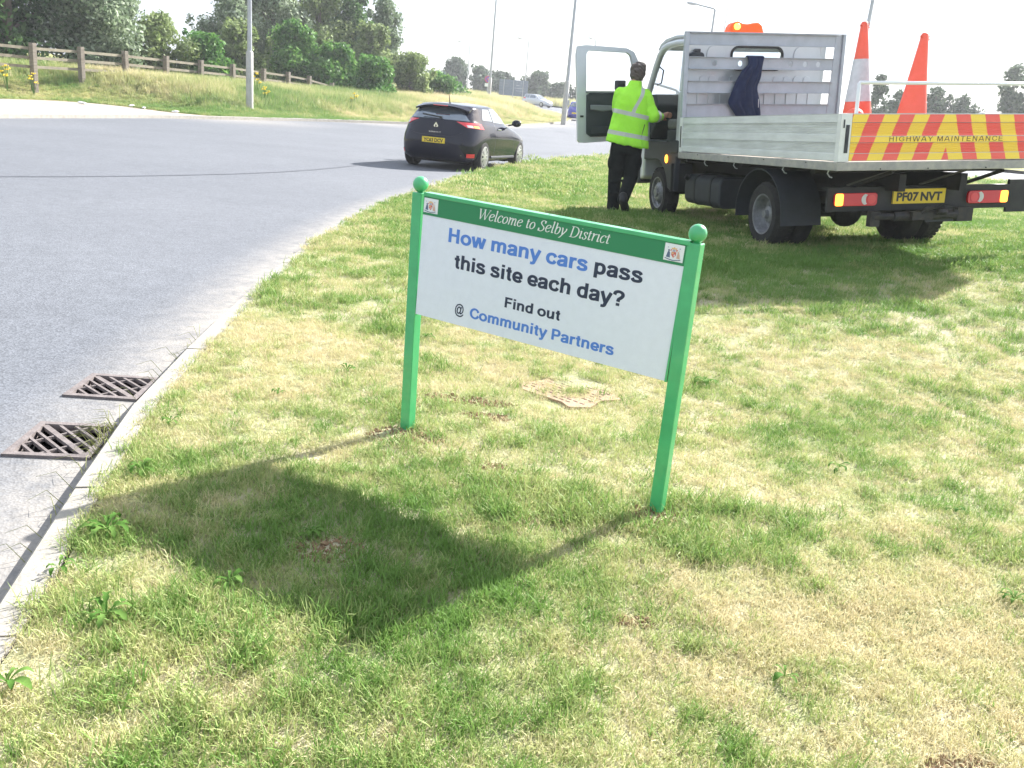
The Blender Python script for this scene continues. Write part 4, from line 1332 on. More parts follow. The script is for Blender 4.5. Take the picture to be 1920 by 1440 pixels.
# lamp board, lamps, plate
m_ = MB(); m_.box((.13, .315, -.385), (2.08, .345, -.165)); m_.box((.13, .346, -.19), (2.08, .42, -.165)); m_.box((2.0805, .33, -.43), (2.34, .36, -.12))
m_.build('lamp_board', M_blk, TRK, bev=.003)
def lamp_cluster(u0, sgn):
    m_ = MB(); m_.prism(rrect(0, 0, .44, .118, .03), 'y', .285, .314)
    for i, v_ in enumerate(m_.v): m_.v[i] = (u0 + sgn * v_[0], v_[1], -.335 + v_[2])
    r_ = m_.build('tail_light', M_red, TRK, bev=.004)
    def seg(x0, x1, mm, nm, y=.2815, poly=None):
        k = MB(); P_ = poly or rrect(x0, .004, x1, .114, .018)
        k.prism(P_, 'y', y, .2848)
        for i, v_ in enumerate(k.v): k.v[i] = (u0 + sgn * v_[0], v_[1], -.335 + v_[2])
        k.build(nm, mm, r_)
    seg(.004, .085, M_amb, 'indicator_lens')
    cresc = [(.335 - .062 * math.cos(a), .059 + .055 * math.sin(a)) for a in [rad(-65 + 130 * i / 8) for i in range(9)]] + [(.345 - .028 * math.cos(a), .059 + .045 * math.sin(a)) for a in [rad(65 - 130 * i / 8) for i in range(9)]]
    seg(0, 0, M_redl, 'reversing_lens', poly=cresc)
    seg(0, 0, mat('lens_red_bright', (.72, .05, .05), .25, coat=.4), 'fog_lens', y=.280, poly=[(.378 + .042 * math.cos(2 * math.pi * k / 16), .059 + .042 * math.sin(2 * math.pi * k / 16)) for k in range(16)])
lamp_cluster(.19, 1); lamp_cluster(2.045, -1)
m_ = MB(); m_.box((.80, .296, -.325), (1.36, .313, -.188)); pl_ = m_.build('number_plate', M_yel, TRK, bev=.003)
m_ = MB()
for a, b in (((.796, .2935, -.329), (1.364, .2955, -.325)), ((.796, .2935, -.188), (1.364, .2955, -.184)), ((.796, .2935, -.325), (.80, .2955, -.188)), ((1.36, .2935, -.325), (1.364, .2955, -.188))): m_.box(a, b)
m_.build('plate_border', M_blk, pl_)
text_mesh('lettering', 'PF07 NVT', .838, 1.322, -.299, .083, [M_ink], pl_, bold=.042, y=.2955, spacing=1.02, wspace=.7)
m_ = MB(); m_.tube([(.55, .22, -.43), (.75, .20, -.43)], .032, 8); m_.tube([(.75, .20, -.43), (1.42, .20, -.425)], .045, 10); m_.box((1.43, .19, -.49), (1.60, .24, -.36)); m_.box((.52, .20, -.52), (.62, .26, -.38))
m_.box((.9, .12, -.46), (1.12, .20, -.385)); m_.tube([(1.0, .14, -.40), (1.02, .10, -.36), (1.08, .08, -.34)], .02, 8); m_.ell((1.19, .10, -.385), (.055, .05, .035), 12, 8)
m_.build('tow_bar', mat('tow_steel', (.022, .023, .026), .6, metal=.3, var=.4, scale=16, col2=(.05, .042, .036)), TRK)
m_ = MB(); m_.tube([(1.20, .24, -.38), (1.25, .16, -.33), (1.34, .14, -.345), (1.38, .18, -.41)], .009, 6); m_.build('trailer_cable', M_blk, TRK)

# wheels
def wheel(c, out, dish, dual=False, name='wheel', R_=.335, w=.20):
    """c: wheel centre; out: -1 = outer face towards -u, +1 towards +u"""
    k = MB(); r1 = R_ - .125
    prof = [(r1, -w / 2), (R_ - .045, -w / 2 - .004), (R_ - .012, -w / 2 + .022), (R_, -w / 2 + .045), (R_, w / 2 - .045), (R_ - .012, w / 2 - .022), (R_ - .045, w / 2 + .004), (r1, w / 2), (r1 - .012, w / 2 - .03), (r1 - .012, -w / 2 + .03), (r1, -w / 2)]
    k.lathe(prof, 40, axis='x', c=c, cap=False)
    t = k.build(name, M_rub, TRK, smooth=40)
    tr = MB()
    for q in range(40):
        a = 2 * math.pi * q / 40
        for s_ in (-1, 1):
            c0 = Vector((c[0] + s_ * .045, c[1] + math.sin(a) * (R_ + .001), c[2] + math.cos(a) * (R_ + .001)))
            Mx = Matrix.Translation(c0) @ Matrix.Rotation(-a, 4, 'X')
            tr.box((-.032, -.016, -.004), (.032, .016, .004), M=Mx)
    tr.build('tread', M_rub, t)
    k = MB(); rr = R_ - .127
    e = out * (w / 2)
    if dish:
        pr = [(rr, e), (rr - .016, e - out * .004), (rr - .022, e - out * .05), (rr - .05, e - out * .115), (.105, e - out * .125), (.10, e - out * .10), (.082, e - out * .07), (.045, e - out * .06), (.040, e - out * .02), (.0, e - out * .018)]
    else:
        pr = [(rr, e), (rr - .016, e - out * .004), (rr - .022, e - out * .035), (rr - .05, e - out * .05), (.13, e - out * .02), (.10, e + out * .005), (.06, e + out * .008), (.055, e + out * .03), (0, e + out * .034)]
    k.lathe(pr, 36, axis='x', c=c, cap=False); rim = k.build('rim', M_rim, t, smooth=35)
    for q in range(8):
        a = 2 * math.pi * q / 8
        rh = .145; dd = e - out * (.1235 if dish else .028)
        n_ = MB(); n_.lathe([(.017, dd - out * .001), (.017, dd + out * .003)], 10, axis='x', c=(c[0], c[1] + math.sin(a) * rh, c[2] + math.cos(a) * rh)); n_.build('vent_hole', M_cha, t)
    for q in range(6):
        a = 2 * math.pi * (q + .5) / 6
        dd = e - out * (.095 if dish else -.006)
        n_ = MB(); n_.lathe([(.011, dd - out * .012), (.011, dd + out * .012)], 6, axis='x', c=(c[0], c[1] + math.sin(a) * .075, c[2] + math.cos(a) * .075)); n_.build('wheel_nut', M_steel, t)
    if dual:
        k = MB(); c2 = (c[0] - out * (w + .035), c[1], c[2]); k.lathe(prof, 40, axis='x', c=c2, cap=False); k.lathe([(rr, -w / 2 + .02), (rr - .05, 0), (0, 0)], 30, axis='x', c=c2, cap=False)
        k.build(name, M_rub, TRK, smooth=40)
wheel((.19, 1.44, -.505), -1, True, True); wheel((1.945, 1.44, -.505), 1, True, True)
wheel((.24, 4.49, -.49), -1, False); wheel((1.90, 4.49, -.49), 1, False)

# rear mudguards
def mudguard(u0, u1):
    pts = [(1.44 + .47 * math.cos(a) * 1.03, -.505 + .455 * math.sin(a)) for a in [rad(8 + (180 - 14) * i / 18) for i in range(19)]]
    # front foot -> over the wheel -> straight drop behind the wheel
    pts = [(1.44 + .47, -.56)] + pts + [(.955, -.50), (.94, -.575)]
    V, F = [], []
    for (v, w) in pts:
        dv, dw = v - 1.44, w + .505; l_ = math.hypot(dv, dw); nv, nw = dv / l_ * .012, dw / l_ * .012
        V += [(u0, v, w), (u1, v, w), (u1, v + nv, w + nw), (u0, v + nv, w + nw)]
    for i in range(len(pts) - 1):
        k = 4 * i
        F += [(k, k + 1, k + 5, k + 4), (k + 1, k + 2, k + 6, k + 5), (k + 2, k + 3, k + 7, k + 6), (k + 3, k, k + 4, k + 7)]
    F += [(0, 3, 2, 1), (len(V) - 4, len(V) - 3, len(V) - 2, len(V) - 1)]
    m_ = MB(); m_.add(V, F); return m_.build('mudguard', M_gry, TRK, smooth=30)
for a, b in ((.03, .47), (1.665, 2.105)):
    g_ = mudguard(a, b)
# fuel tank with straps, spare gear on the far side
m_ = MB(); m_.prism(rrect(.16, -.56, .58, -.20, .09), 'y', 2.62, 3.62); tk = m_.build('fuel_tank', M_gry, TRK, smooth=40, bev=.02)
for v in (2.85, 3.30):
    m_ = MB(); m_.prism(rrect(.152, -.568, .588, -.192, .095), 'y', v, v + .04); m_.build('tank_strap', M_blk, tk)
m_ = MB(); m_.tube([(.155, 3.5, -.25), (.11, 3.5, -.22)], .035, 10); m_.build('filler_cap', M_blk, tk)
m_ = MB(); m_.box((1.55, 2.5, -.50), (1.95, 3.5, -.12)); m_.build('battery_box', M_blk, TRK, bev=.02)

# ------------------------------------------------------------------ cab
ca, cb = .10, 2.02          # cab sides
def arch(vc, wc, r, a0, a1, n_=12): return [(vc + r * math.cos(rad(a0 + (a1 - a0) * i / n_)), wc + r * math.sin(rad(a0 + (a1 - a0) * i / n_))) for i in range(n_ + 1)]
# back wall with its window opening
bw = plate('cab_back', rrect(ca, .12, cb - .06, 1.44, .10, 6), [rrect(.72, 1.065, 1.40, 1.315, .085, 6)], .03, M_cab, TRK, at=3.68)
g_ = plate('back_window', rrect(.72, 1.065, 1.40, 1.315, .085, 6), [], .004, M_glass, bw, at=3.68)
g2 = plate('window_seal', rrect(.70, 1.045, 1.42, 1.335, .10, 6), [rrect(.727, 1.072, 1.393, 1.308, .08, 6)], .012, M_blk, bw, at=3.658)
for i in range(11):     # pressed ribs
    x_ = .28 + i * .152
    if i not in (3,):
        m_ = MB(); m_.prism(rrect(x_, .52, x_ + .085, .80, .03, 3), 'y', 3.652, 3.6648); m_.build('pressed_rib', M_cab, bw, bev=.004)
for x_ in (.30, .42, .56, .70, .86, 1.02, 1.30, 1.44, 1.58, 1.72):
    m_ = MB(); m_.prism(rrect(x_, .84, x_ + .10, .985, .045, 4), 'y', 3.654, 3.6648); m_.build('pressed_rib', M_cab, bw, bev=.004)
for x_ in (.38, 1.56):
    m_ = MB(); m_.prism(rrect(x_, 1.08, x_ + .24, 1.34, .10, 4), 'y', 3.650, 3.6648); r_ = m_.build('pressed_rib', M_cab, bw, bev=.006)
m_ = MB(); m_.prism(rrect(.13, 1.10, .33, 1.25, .05, 4), 'y', 3.60, 3.66); m_.box((.20, 3.61, 1.2505), (.28, 3.65, 1.29)); m_.build('air_intake', M_gry, TRK, bev=.008)
# roof skin
prof = [(3.665, 1.36), (3.665, 1.425), (3.72, 1.462), (4.1, 1.492), (4.45, 1.475), (4.62, 1.425), (4.70, 1.36), (4.66, 1.345), (4.58, 1.395), (4.4, 1.435), (4.1, 1.45), (3.74, 1.43), (3.70, 1.36)]
m_ = MB(); m_.prism(prof, 'x', ca + .05, cb - .05); m_.build('roof', M_cab, TRK, smooth=40, bev=.012)
# side frames: curved cant rail running into the A pillar, straight B pillar
for u, inw in ((ca, 1), (cb, -1)):
    def S_(v, w, k=0): return (u + inw * (.02 + .085 * max(0, w - .75) + k), v, w)
    m_ = MB(); m_.tube([S_(3.70, 1.375), S_(4.05, 1.40), S_(4.35, 1.395), S_(4.52, 1.36), S_(4.63, 1.29), S_(4.73, 1.15), S_(4.84, .95), S_(4.95, .74)], [.042, .042, .043, .047, .047, .046, .045, .048], 10)
    m_.build('door_pillar', M_cab, TRK, smooth=50)
    m_ = MB(); m_.bar((u + inw * .05, 3.70, 1.40), (u + inw * .035, 3.75, .80), .10, .08, upv=(1, 0, 0)); m_.bar((u + inw * .035, 3.75, .80), (u + inw * .035, 3.77, .15), .10, .09, upv=(1, 0, 0))
    m_.build('rear_pillar', M_cab, TRK, bev=.01)
# windscreen, nose, floor, dash
m_ = MB(); m_.add([(ca + .10, 4.70, 1.36), (cb - .10, 4.70, 1.36), (cb - .06, 5.02, .76), (ca + .06, 5.02, .76)], [(0, 1, 2, 3)]); m_.build('windscreen', M_glass, TRK)
nose = [(4.96, .76), (5.12, .70), (5.42, .56), (5.50, .40), (5.55, -.10), (5.55, -.36), (5.10, -.36)] + arch(4.49, -.49, .44, 22, 90, 6)[0:] + [(4.49, .17), (4.93, .17)]
m_ = MB(); m_.prism([(4.93, .76)] + nose[1:7] + [(4.93, -.30), (4.93, .17)], 'x', ca + .0, cb - .0); m_.build('nose', M_cab, TRK, smooth=30, bev=.03)
m_ = MB(); m_.prism(rrect(5.06, -.40, 5.62, -.14, .05), 'x', ca - .02, cb + .02); m_.build('bumper', M_gry, TRK, bev=.02)
m_ = MB(); m_.box((ca + .02, 3.70, .12), (cb - .02, 4.92, .165)); m_.build('cab_floor', M_trim, TRK)
m_ = MB(); m_.prism([(4.72, .40), (4.66, .66), (4.74, .80), (4.98, .80), (4.92, .20)], 'x', ca + .06, cb - .06); m_.build('dashboard', M_trim, TRK, bev=.02)
m_ = MB()
for k in range(24):
    pass
cst = (1.62, 4.52, .72)
ring = [(cst[0] + .20 * math.cos(2 * math.pi * k / 20), cst[1] + .20 * math.sin(2 * math.pi * k / 20) * .5, cst[2] + .20 * math.sin(2 * math.pi * k / 20) * .86) for k in range(21)]
m_.tube(ring, .014, 6, cap=False); m_.tube([(1.62, 4.52, .72), (1.62, 4.70, .60)], .03, 8); m_.bar((1.43, 4.52, .72), (1.81, 4.52, .72), .03, .02); m_.build('steering_wheel', M_blk, TRK)
for u0 in (.20, 1.25):
    m_ = MB(); m_.box((u0, 3.85, .166), (u0 + (.50 if u0 > 1 else .78), 4.38, .34)); s_ = m_.build('seat', M_trim, TRK, bev=.02)
    m_ = MB(); m_.box((u0 + .01, 3.86, .342), (u0 + (.49 if u0 > 1 else .77), 4.42, .47)); m_.build('seat_cushion', M_seat, s_, bev=.035)
    m_ = MB(); m_.bar((u0 + (.25 if u0 > 1 else .39), 3.90, .45), (u0 + (.25 if u0 > 1 else .39), 3.76, .98), .46 if u0 > 1 else .72, .10, upv=(0, 1, 0)); m_.build('seat_back', M_seat, s_, bev=.03)
# right-hand door (closed)
dp = [(3.80, .17), (4.90, .17), (4.93, .74), (3.78, .78)]
m_ = MB(); m_.prism(dp, 'x', cb - .03, cb + .0); m_.prism([(3.84, .30), (4.85, .30), (4.88, .70), (3.83, .735)], 'x', cb - .055, cb - .031); m_.box((cb - .10, 4.0, .52), (cb - .056, 4.6, .56)); m_.build('right_door', M_trim, TRK, bev=.006)
m_ = MB(); m_.box((cb - .060, 3.82, .745), (cb - .010, 4.90, .775)); m_.build('door_sill_trim', M_trim2, TRK)
m_ = MB(); m_.add([(cb - .04, 3.80, .78), (cb - .04, 4.90, .78), (cb - .09, 4.55, 1.36), (cb - .09, 3.78, 1.38)], [(0, 1, 2, 3)]); m_.build('side_window', M_glass, TRK)
# wing behind / under the door opening
m_ = MB(); m_.prism([(3.68, .19), (4.93, .19), (4.93, -.06)] + arch(4.49, -.49, .445, 82, 168, 10) + [(3.95, -.43), (3.82, -.43), (3.80, .0), (3.68, .02)], 'x', ca - .0, ca + .06)
m_.build('front_wing', M_gry, TRK, bev=.008)
m_ = MB(); m_.prism([(3.68, .19), (4.93, .19), (4.93, -.06)] + arch(4.49, -.49, .445, 82, 168, 10) + [(3.95, -.43), (3.82, -.43), (3.80, .0), (3.68, .02)], 'x', cb - .06, cb)
m_.build('front_wing', M_gry, TRK, bev=.008)
m_ = MB(); m_.prism(rrect(3.70, .05, 3.98, .21, .05), 'x', ca - .02, ca + .16); m_.build('step_moulding', M_gry, TRK, bev=.012)
m_ = MB(); m_.box((ca - .03, 3.86, -.44), (ca + .26, 3.885, -.08)); m_.build('mud_flap', M_blk, TRK)
m_ = MB(); m_.ell((ca - .012, 4.09, -.03), (.018, .035, .055), 12, 8); m_.build('side_marker_lamp', M_amb, TRK, smooth=60)
m_ = MB(); m_.box((.30, 3.72, -.05), (1.85, 4.95, .115)); m_.build('cab_underside', M_cha, TRK)
# open left door: hinged at the front pillar, swung square to the cab
DR = Matrix.Translation((.06, 4.93, 0)) @ Matrix.Rotation(rad(3), 4, 'Z')
def DP(pts): return pts
outer = [(-.958, .20), (-1.0, 1.30), (-.985, 1.405), (-.86, 1.42), (-.28, 1.392), (-.17, 1.345), (-.10, 1.22), (-.02, .86), (.0, .70), (.0, .24), (-.06, .20), (-.50, .185), (-.86, .165), (-.935, .17)]
hole = [(-.845, .835), (-.855, 1.31), (-.825, 1.352), (-.27, 1.335), (-.22, 1.30), (-.10, .90), (-.10, .835)]
dr = plate('open_door', outer, [hole], .045, M_cab, TRK, at=0)
dr['label'] = 'driver-side door swung fully open'
dr.matrix_local = DR
bevel(dr, .008)
m_ = MB(); m_.prism([(-.845, .29), (-.85, .79), (-.80, .815), (-.06, .815), (-.06, .26), (-.78, .245)], 'y', -.045, -.0225); m_.build('door_trim', M_trim, dr, bev=.01)
m_ = MB(); m_.prism([(-.80, .60), (-.80, .66), (-.50, .655), (-.40, .60), (-.62, .575)], 'y', -.075, -.0452); m_.build('armrest', M_trim2, dr, bev=.01)
m_ = MB(); m_.box((-.855, -.050, .8155), (-.06, -.0225, .84)); m_.build('window_seal', M_trim2, dr)
m_ = MB(); m_.box((-.93, -.035, .50), (-.885, -.0226, .525)); m_.build('door_latch', M_blk, dr)
m_ = MB(); m_.prism([(-.78, .28), (-.78, .38), (-.15, .38), (-.15, .28)], 'y', -.072, -.0453); m_.build('door_pocket', M_trim, dr, bev=.01)
m_ = MB(); m_.add([(p[0], 0, p[1]) for p in hole], [tuple(range(len(hole)))]); m_.build('door_window', M_glass, dr)
m_ = MB(); m_.box((-.36, .06, .86), (-.22, .12, .99)); m_.bar((-.12, .02, .92), (-.16, .09, .94), .03, .03); m_.build('wing_mirror', M_gry, dr, bev=.02)
# far side mirror and grab handle seen through the opening
m_ = MB(); m_.ell((cb + .13, 4.86, .90), (.06, .03, .075), 14, 10); m_.bar((cb - .02, 4.88, .84), (cb + .12, 4.88, .88), .02, .02); m_.build('round_mirror', M_gry, TRK)
m_ = MB(); m_.tube([(ca + .09, 4.70, 1.14), (ca + .12, 4.64, 1.10), (ca + .12, 4.70, .94), (ca + .10, 4.80, .92)], .010, 6); m_.build('grab_handle', M_blk, TRK)
# beacon and aerials
m_ = MB(); m_.prism(rrect(.89, 1.505, 1.44, 1.53, .01), 'y', 4.18, 4.36); bc = m_.build('beacon', M_gry, TRK)
bprof = [(.91, 1.5305), (.93, 1.615), (.97, 1.665), (1.04, 1.682), (1.11, 1.655), (1.18, 1.65), (1.25, 1.665), (1.33, 1.672), (1.38, 1.635), (1.42, 1.5305)]
m_ = MB(); m_.prism(bprof, 'y', 4.19, 4.35); m_.build('beacon_lens', M_ambr, bc, bev=.02)
m_ = MB(); m_.ell((1.02, 4.175, 1.615), (.045, .02, .04), 12, 8); m_.build('beacon_lamp', M_ambo, bc)
m_ = MB(); m_.box((1.20, 4.2, 1.4805), (1.26, 4.3, 1.5045)); m_.build('beacon_foot', M_blk, bc)
m_ = MB(); m_.tube([(.93, 4.40, 1.47), (.99, 4.40, 1.98)], [.005, .003], 5); m_.build('aerial', M_blk, TRK)

# ------------------------------------------------------------------ load on the bed
def on_bed(u, v, w): return TM @ Vector((u, v, w))
M_cor = mat('cone_orange', (0.88, 0.18, 0.12), 0.5, var=0.15, scale=9, tl=0.25, col2=(0.80, 0.16, 0.09))
M_sleeve = mat('cone_sleeve', (0.58, 0.60, 0.63), 0.6, var=0.2, scale=12)
def cone(u, v, h, tilt, label, sleeve):
    mw_ = Matrix.Translation(on_bed(u, v, .069)) @ TM.to_3x3().to_4x4() @ Matrix.Rotation(rad(tilt), 4, 'Y')
    r_ = empty('traffic_cone', mw=mw_); tag(r_, label, 'traffic cone', 'traffic cones on the truck bed')
    rb, rt = .225, .034
    f = lambda z: rb + (rt - rb) * min(1, z / h) ** .80
    m_ = MB(); m_.lathe([(rb + .055, .035), (rb + .01, .05)] + [(f(z), z) for z in np.linspace(.06, h, 9)] + [(rt * .6, h + .012)], 28)
    m_.build('cone_body', M_cor, r_, smooth=50)
    m_ = MB(); m_.prism(rrect(-.24, -.24, .24, .24, .06), 'z', 0, .034); m_.build('cone_base', M_cor, r_)
    if sleeve:
        a, b = sleeve
        m_ = MB(); m_.lathe([(f(z) + .004, z) for z in np.linspace(a, b, 4)], 28, cap=False); m_.build('reflective_sleeve', M_sleeve, r_, smooth=50)
    m_ = MB()
    for k in range(4):
        a = k * 1.7 + .4; m_.bar((0, 0, h - .02 - .02 * k), (math.cos(a) * .075, math.sin(a) * .03, h - .05 + .015 * k), .022, .004)
    m_.build('tape_scrap', M_cor, r_)
cone(1.325, 1.80, 1.35, -1.0, 'tall orange traffic cone with white sleeve band, standing on the truck bed', (.56, .99))
cone(1.525, 1.20, 1.19, 3.6, 'plain faded orange traffic cone on the truck bed, right of the banded cone', None)
o_ = empty('bollard', mw=Matrix.Translation(on_bed(1.13, 1.55, .069)) @ TM.to_3x3().to_4x4())
tag(o_, 'short orange round-topped bollard at the foot of the banded cone', 'bollard')
m_ = MB(); m_.lathe([(.15, 0), (.15, .02), (.10, .03)] + [(.10, .39)] + [(.10 * math.cos(a), .39 + .10 * math.sin(a)) for a in [rad(15 * k) for k in range(1, 6)]] + [(.003, .491)], 24)
m_.build('bollard_body', M_cor, o_, smooth=50)
m_ = MB(); m_.lathe([(.102, .18), (.102, .26)], 24, cap=False); m_.build('reflective_sleeve', M_sleeve, o_)
m_ = MB(); m_.ell((0, 0, .20), (.20, .16, .20), 16, 10); m_.ell((-.10, 0, .375), (.055, .05, .06), 12, 8); m_.ell((.05, 0, .37), (.08, .06, .055), 12, 8)
k_ = m_.build('white_sack', mat('sack_white', (.72, .72, .70), .8, var=.1, scale=14, bump=.6, bscale=20), None, smooth=60)
k_.matrix_world = Matrix.Translation(on_bed(1.87, .45, .07)) @ TM.to_3x3().to_4x4()
tag(k_, 'lumpy white sack just showing over the striped tailgate at the right', 'sack')

# jacket hung over the headboard slat
M_navy = mat('navy_cloth', (0.006, 0.012, 0.045), 0.95, var=0.3, scale=12, col2=(0.012, 0.022, 0.065))
rows = [(1.200, .805, 1.035), (1.175, .81, 1.03), (1.10, .83, 1.015), (1.065, .785, 1.01), (1.03, .74, 1.008), (.98, .715, 1.005), (.93, .685, 1.0), (.87, .655, .965), (.80, .63, .965), (.72, .60, 1.00), (.66, .575, 1.012), (.60, .615, 1.02), (.55, .665, 1.03), (.49, .70, 1.035)]
nc = 22
V, F = [], []
for i, (w, a, b) in enumerate(rows):
    for j in range(nc):
        t = j / (nc - 1); u = a + (b - a) * t
        fold = .016 * math.sin(t * 17 + i * .35) + .010 * math.sin(t * 31 - i * .6)
        env = math.sin(math.pi * t) ** .5
        V.append((u, hv - .022 - .050 * env * min(1, (1.2 - w) * 6) - fold * env * min(1, (1.21 - w) * 5), w))
for i in range(len(rows) - 1):
    for j in range(nc - 1):
        k = i * nc + j; F.append((k, k + 1, k + nc + 1, k + nc))
m_ = MB(); m_.add(V, F)
# over the slat and down a little at the front
V2 = []
for (w, v_) in ((1.200, hv - .022), (1.206, hv + .015), (1.195, hv + .050), (1.10, hv + .058), (.95, hv + .060)):
    for j in range(8): V2.append((.81 + .22 * j / 7, v_ + .004 * math.sin(j * 2), w))
m_.add(V2, [(i * 8 + j, i * 8 + j + 1, i * 8 + 8 + j + 1, i * 8 + 8 + j) for i in range(4) for j in range(7)])
jk = m_.build('jacket', M_navy, None, smooth=80)
jk.matrix_world = TM
sm = jk.modifiers.new('thick', 'SOLIDIFY'); sm.thickness = .012; sm.offset = 0
sb = jk.modifiers.new('sub', 'SUBSURF'); sb.levels = 1; sb.render_levels = 2
tag(jk, 'dark navy jacket hung over a slat of the truck headboard', 'jacket')
m_ = MB()
m_.tube([(.955, hv - .098, .70), (.962, hv - .096, .60)], .004, 5); o = m_.build('drawcord', mat('cord_white', (.7, .7, .7), .7), jk)
# ================================================================== PERSON
def capsule(mb, p, q, r1, r2, n=14):
    p, q = Vector(p), Vector(q); d = q - p; L_ = d.length; d.normalize()
    ks = [(-90 + 18 * i) for i in range(6)]
    pts, rs = [], []
    for a in ks[:-1] + [0]:
        pts.append(p + d * (r1 * math.sin(rad(a)))); rs.append(max(.0005, r1 * math.cos(rad(a))))
    for a in [0] + [18 * i for i in range(1, 6)]:
        pts.append(q + d * (r2 * math.sin(rad(a)))); rs.append(max(.0005, r2 * math.cos(rad(a))))
    mb.tube(pts, rs, n)
def loft(mb, rings, n=28):
    """rings: (cx, cy, cz, rx, ry[, tilt])"""
    V, F = [], []
    for r in rings:
        for j in range(n):
            t = 2 * math.pi * j / n
            c_, s_ = math.cos(t), math.sin(t)
            x_ = r[3] * math.copysign(abs(c_) ** .85, c_); y_ = r[4] * math.copysign(abs(s_) ** .85, s_)
            V.append((r[0] + x_, r[1] + y_, r[2] + (r[5] * x_ if len(r) > 5 else 0)))
    for i in range(len(rings) - 1):
        for j in range(n):
            j2 = (j + 1) % n
            F.append((i * n + j, i * n + j2, (i + 1) * n + j2, (i + 1) * n + j))
    F.append(tuple(range(n))[::-1]); F.append(tuple((len(rings) - 1) * n + j for j in range(n)))
    mb.add(V, F)
def remesh(mb, name, mats, parent, voxel, smooth_it=4):
    o = mb.build(name, mats, parent, weld=False)
    md = o.modifiers.new('r', 'REMESH'); md.mode = 'VOXEL'; md.voxel_size = voxel; md.adaptivity = 0.0
    if smooth_it:
        sm_ = o.modifiers.new('s', 'SMOOTH'); sm_.iterations = smooth_it; sm_.factor = .5
    dg = bpy.context.evaluated_depsgraph_get(); dg.update()
    me = bpy.data.meshes.new_from_object(o.evaluated_get(dg)); me.name = name
    o.modifiers.clear(); o.data = me
    me.materials.clear()
    for m in (mats if isinstance(mats, (list, tuple)) else [mats]): me.materials.append(m)
    me.shade_smooth()
    return o
PB = (1.17, 11.75, 0.0)
PSN = empty('person', PB)
tag(PSN, 'person in yellow hi-vis jacket and black trousers, seen from behind, reaching into the truck cab', 'person')
M_skin = mat('skin', (0.52, 0.27, 0.19), 0.5, var=.15, scale=20)
M_hair = mat('hair', (0.060, 0.045, 0.040), 0.75, var=.5, scale=60, bump=.6, bscale=90, col2=(.13, .11, .10))
M_trs = mat('black_trousers', (0.004, 0.006, 0.006), 0.9, var=.4, scale=10, col2=(.010, .013, .013), spec=.2)
M_boot = mat('boot_leather', (0.007, 0.008, 0.008), 0.55, var=.4, scale=30)
shL, shR = (-.135, .0, 1.70), (.175, .0, 1.70)
elR, wrR = (.305, -.06, 1.465), (.440, .10, 1.475)
elL, wrL = (-.13, .34, 1.52), (.10, .55, 1.72)
hipL, hipR = (-.075, 0, 1.04), (.115, 0, 1.05)
knL, anL = (-.080, .03, .66), (-.062, .0, .325)
knR, anR = (.120, -.02, .68), (.028, -.27, .42)
B_ = MB()
hc = Vector((.050, .03, 1.965))
B_.ell(hc, (.077, .095, .115), 20, 16)
B_.ell(hc + Vector((.01, .055, -.045)), (.055, .055, .06), 14, 10)      # jaw, turned towards the cab
B_.ell(hc + Vector((.03, .105, -.015)), (.014, .022, .022), 8, 6)       # nose
B_.ell(hc + Vector((.080, .0, -.01)), (.012, .020, .032), 8, 6); B_.ell(hc + Vector((-.078, -.005, -.01)), (.012, .020, .032), 8, 6)
capsule(B_, (.035, .0, 1.80), (.045, .015, 1.90), .064, .062)
loft(B_, [(.0, .0, 1.0, .16, .11), (.01, .0, 1.2, .165, .11), (.01, .0, 1.45, .17, .11), (.01, .0, 1.62, .175, .11), (.02, 0, 1.76, .12, .08), (.03, 0, 1.80, .06, .06)], 20)
for a, b, r1, r2 in ((shR, elR, .052, .043), (elR, wrR, .042, .028), (shL, elL, .052, .043), (elL, wrL, .042, .028), (hipL, knL, .085, .058), (knL, anL, .056, .038), (hipR, knR, .085, .058), (knR, anR, .056, .038)):
    capsule(B_, a, b, r1, r2)
def hand(w, dirv, side, curl):
    w, d_ = Vector(w), Vector(dirv).normalized(); s_ = Vector(side).normalized(); dn = d_.cross(s_).normalized()
    capsule(B_, w, w + d_ * .045, .030, .036)
    capsule(B_, w + d_ * .03 - s_ * .02, w + d_ * .075 - s_ * .03, .022, .018); capsule(B_, w + d_ * .03 + s_ * .02, w + d_ * .075 + s_ * .028, .022, .018)
    for k, L_ in enumerate((.060, .070, .066, .052)):
        p0 = w + d_ * .080 + s_ * (-.033 + .022 * k)
        p1 = p0 + (d_ * math.cos(curl) + dn * math.sin(curl)) * L_ * .5
        p2 = p1 + (d_ * math.cos(curl * 2.4) + dn * math.sin(curl * 2.4)) * L_ * .5
        capsule(B_, p0 - d_ * .02, p1, .0105, .0095, 8); capsule(B_, p1, p2, .0095, .008, 8)
    t0 = w + d_ * .03 - s_ * .032; t1 = t0 + (d_ * .6 - s_ * .8) * .035 + dn * .01; t2 = t1 + (d_ * .9 + dn * .4) * .032
    capsule(B_, t0, t1, .014, .0115, 8); capsule(B_, t1, t2, .0115, .009, 8)
hand(wrR, (.72, .50, .30), (.2, -.5, .75), .45)
hand(wrL, (.75, .35, .55), (-.4, .1, .8), .6)
remesh(B_, 'body', [M_skin], PSN, .0085, 3)
